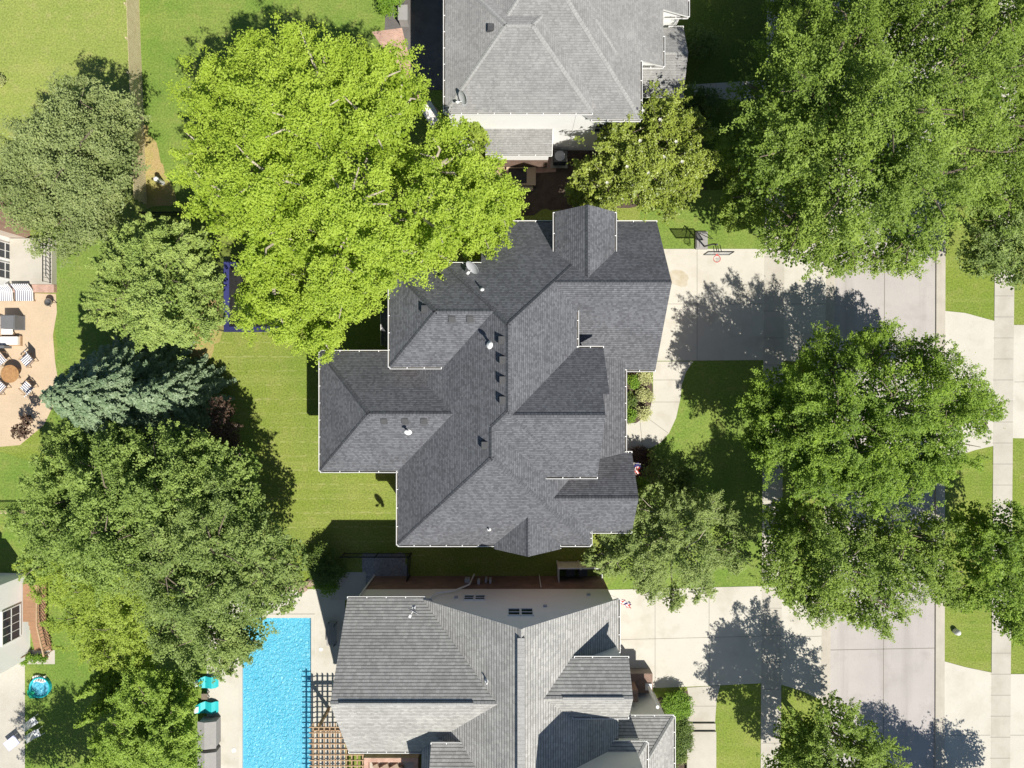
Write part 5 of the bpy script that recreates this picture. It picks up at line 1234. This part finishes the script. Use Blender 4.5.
def lawn_chair(label, px, py, ang):
    c = W(px,py); t = thing("lawn_chair", label, "chair", c, "white lawn chairs on the shaded grass"); f = Vector((math.cos(ang),math.sin(ang),0)); s = Vector((-f.y,f.x,0)); z = Vector((0,0,1))
    mb = MB(); mb.obox(c+z*.4, s*.26, f*.26, z*.02); mb.build("seat", m_white, t)
    mb = MB(); mb.obox(c-f*.30+z*.68, s*.26, (z*.28-f*.1), f*.02); mb.build("backrest", m_white, t)
    for a in (-1,1):
        for b in (-1,1): mb = MB(); mb.bar(c+s*.26*a+f*.28*b, c+s*.24*a+f*.2*b+z*.4,.035); mb.build("leg", m_white, t)
lawn_chair("white lawn chair on the shaded grass nearest the play pool", 37, 719, 0.6)
lawn_chair("white lawn chair on the shaded grass farther from the play pool", 40, 731, 0.4)
st = thing("side_table", "pale lilac board table on the shaded patio corner", "table", W(16,740)); c = W(16,740)
mb = MB(); mb.obox(c+Vector((0,0,.45)),(.38,.30,0),(-.22,.28,0),(0,0,.025)); mb.build("tabletop", mat("lilac_paint",(0.55,0.56,0.75),.5,(.5,.5,.7),2,.5), st)
for a in (-1,1):
    for b in (-1,1): mb = MB(); p = c+Vector((.33*a-.18*b,.26*a+.24*b,0)); mb.bar(p+Vector((0,0,.02)),p+Vector((0,0,.43)),.04); mb.build("leg", m_white, st)
for i,(px,py,r,m_,lab) in enumerate(((32,655,.22,m_blue,"blue glazed flower pot at the foot of the deck stair"),(38,657,.2,m_white,"white flower pot beside the blue one"),(43,655,.19,m_blue,"smaller blue glazed pot right of the white pot"),(28,659,.24,m_dgrey,"dark round pot at the stair corner"),(47,657,.2,m_tanwood,"tan pot with green plant at the slab edge"))):
    c = W(px,py); t = thing("flower_pot", lab, "plant pot", c, "pots at the foot of the deck stair")
    mb = MB(); mb.lathe((c.x,c.y,.025),[(r*.65,0),(r,.3),(r*1.08,.32),(r*.9,.33),(r*.85,.28),(0,.28)],14); mb.build("pot", m_, t)
    C = [np.array([c.x,c.y,.42])]; cc,nn,L,Wd,T = clump_leaves(C,[r*1.0],700,.09); leaf_mesh("plant",cc,nn,L,Wd,T,lm_bush,t)
gb = thing("grill", "round black kettle grill beside the white wall by the deck gate", "grill", W(4,650)); c = W(4,650)
mb = MB(); mb.lathe((c.x,c.y,0),[(.1,.55),(.33,.7),(.36,.85),(.30,1.0),(.12,1.08),(.02,1.09)],18); mb.build("bowl", m_dgrey, gb, True)
for k in range(3): mb = MB(); mb.bar((c.x+.3*math.cos(k*2.1),c.y+.3*math.sin(k*2.1),.02),(c.x+.18*math.cos(k*2.1),c.y+.18*math.sin(k*2.1),.62),.03); mb.build("leg", m_black, gb)

# ---- pool side
for (py,lab) in ((681,"teal curved pool chair nearest the overhanging tree"),(706,"teal curved pool chair beside the grey deck boxes")):
    c = W(209,py); t = thing("pool_chair", lab, "pool chair", c, "teal chairs beside the pool")
    mb = MB(); prof = [(-.95,.62),(-.62,.30),(-.25,.16),(.15,.30),(.45,.36),(.75,.2),(.95,.06)]; hw = [.26,.36,.42,.40,.40,.42,.36]
    for k in range(len(prof)-1):
        (xa,za),(xb,zb) = prof[k],prof[k+1]
        A = [Vector((c.x+xa*.75,c.y+s*hw[k],za+.03)) for s in (-1,1)]; B = [Vector((c.x+xb*.75,c.y+s*hw[k+1],zb+.03)) for s in (-1,1)]
        mb.poly([A[0],B[0],B[1],A[1]]); dn = Vector((0,0,-.07)); mb.poly([A[1]+dn,B[1]+dn,B[0]+dn,A[0]+dn]); mb.poly([A[0]+dn,B[0]+dn,B[0],A[0]]); mb.poly([B[1]+dn,A[1]+dn,A[1],B[1]])
    mb.build("shell", m_teal, t)
    mb = MB(); mb.box(c.x-.4,c.x+.1,c.y-.24,c.y+.24,.03,.16); mb.box(c.x+.2,c.x+.5,c.y-.24,c.y+.24,.03,.26); mb.build("foot", m_teal, t)
    mb = MB(); cushion(mb,(c.x-.66,c.y,.60),(.09,0,-.1),(0,.2,0),(.05,0,.05)); mb.build("head_pad", m_white, t)
bx = thing("side_table", "small dark stool between the two teal pool chairs", "table", W(207,694)); c = W(207,694)
mb = MB(); mb.box(c.x-.22,c.x+.22,c.y-.2,c.y+.2,.40,.45); mb.build("tabletop", m_bark, bx)
for a in (-.18,.18):
    for b in (-.16,.16): mb = MB(); mb.box(c.x+a-.025,c.x+a+.025,c.y+b-.025,c.y+b+.025,.03,.40); mb.build("leg", m_bark, bx)
for (y0,y1,lab) in ((716,741,"upper grey covered deck box beside the pool"),(746,772,"lower grey covered deck box beside the pool at the bottom edge")):
    p,q = W(204,y1), W(221,y0); t = thing("deck_box", lab, "deck box", ((p.x+q.x)/2,(p.y+q.y)/2,0), "grey boxes beside the pool")
    mb = MB(); mb.box(p.x,q.x,p.y,q.y,.03,.95); mb.build("body", m_lgrey, t)
    mb = MB(); e=.05; A=[(p.x-e,p.y-e,.95),(q.x+e,p.y-e,.95),(q.x+e,q.y+e,.95),(p.x-e,q.y+e,.95)]; r0=Vector(((p.x+q.x)/2-.1,p.y-e,1.13)); r1=Vector(((p.x+q.x)/2-.1,q.y+e,1.13))
    mb.poly([A[1],A[2],r1,r0]); mb.poly([A[3],A[0],r0,r1]); mb.poly([A[0],A[1],r0]); mb.poly([A[2],A[3],r1]); mb.build("lid", m_lgrey, t)
mb = MB(); c = W(234,750); mb.lathe((c.x,c.y,.03),[(.16,0),(.16,.02),(.05,.03)],16); tag(recentre(mb.build("skimmer_lid", m_white)), "round white skimmer lid left of the pool", "lid")
mb = MB(); c = W(321,649); mb.lathe((c.x,c.y,.03),[(.13,0),(.13,.02),(.05,.03)],16); tag(recentre(mb.build("skimmer_lid", m_white)), "round white skimmer lid right of the pool", "lid")
bc = thing("garden_bench", "slatted bench on the shaded deck against the warm grey house", "bench", W(334,632)); c = W(333,632)
mb = MB()
for k in range(5): mb.box(c.x-.35+k*.15,c.x-.23+k*.15,c.y-.8,c.y+.8,.44,.47)
mb.build("seat", m_lgrey, bc)
for b in (-.7,.7):
    mb = MB(); mb.box(c.x-.3,c.x-.24,c.y+b-.03,c.y+b+.03,.03,.44); mb.build("leg", m_dgrey, bc); mb = MB(); mb.box(c.x+.24,c.x+.3,c.y+b-.03,c.y+b+.03,.03,.9); mb.build("leg", m_dgrey, bc)
# pergola
pg = thing("pergola", "tan wooden lattice pergola at the bottom beside the pool", "pergola", (-12.2,-25,0))
hz = 3.4; p0 = W(313,727,hz); gx0, gx1, gy1, gy0 = p0.x, -9.9, p0.y, -30.0
mb = MB(); x = gx0
while x < gx1: mb.box(x-.035,x+.035,gy0,gy1+.25,hz-.16,hz); x += .37
mb.build("rafter", m_tanwood, pg)
mb = MB(); y = gy1
while y > gy0: mb.box(gx0-.25,gx1,y-.03,y+.03,hz+.002,hz+.06); y -= .37
mb.build("lattice", m_tanwood, pg)
for (x,y) in ((gx0+.2,gy1-.3),(gx1-.3,gy1-.3),(gx0+.2,gy0+.3),(gx1-.3,gy0+.3)):
    mb = MB(); mb.box(x-.09,x+.09,y-.09,y+.09,.03,hz-.4); mb.build("post", m_tanwood, pg)
mb = MB(); mb.box(gx0-.1,gx1,gy1-.38,gy1-.22,hz-.4,hz-.17); mb.build("beam", m_tanwood, pg)
# brick outdoor hearth under the southern roof edge
hr = thing("outdoor_hearth", "brick edged outdoor hearth with pale stone top at the bottom edge", "hearth", W(392,775))
p,q = W(364,800,1.2), W(418,758,1.2)
mb = MB(); mb.box(p.x,p.x+.3,p.y,q.y-.3,0,1.2); mb.box(q.x-.3,q.x,p.y,q.y-.3,0,1.2); mb.box(p.x,q.x,q.y-.3,q.y,0,1.2); mb.build("brick_wall", m_pbrick, hr)
mb = MB(); mb.box(p.x+.3,q.x-.3,p.y,q.y-.3,0,.7); mb.build("stone_top", m_curb, hr)
mb = MB()
for k in range(6): mb.obox((p.x+.8+k*.35,q.y-.8-.2*(k%2),.85),(.18,.1,.02),(-.08,.2,0),(0,0,.14))
mb.build("stone", m_stone, hr)
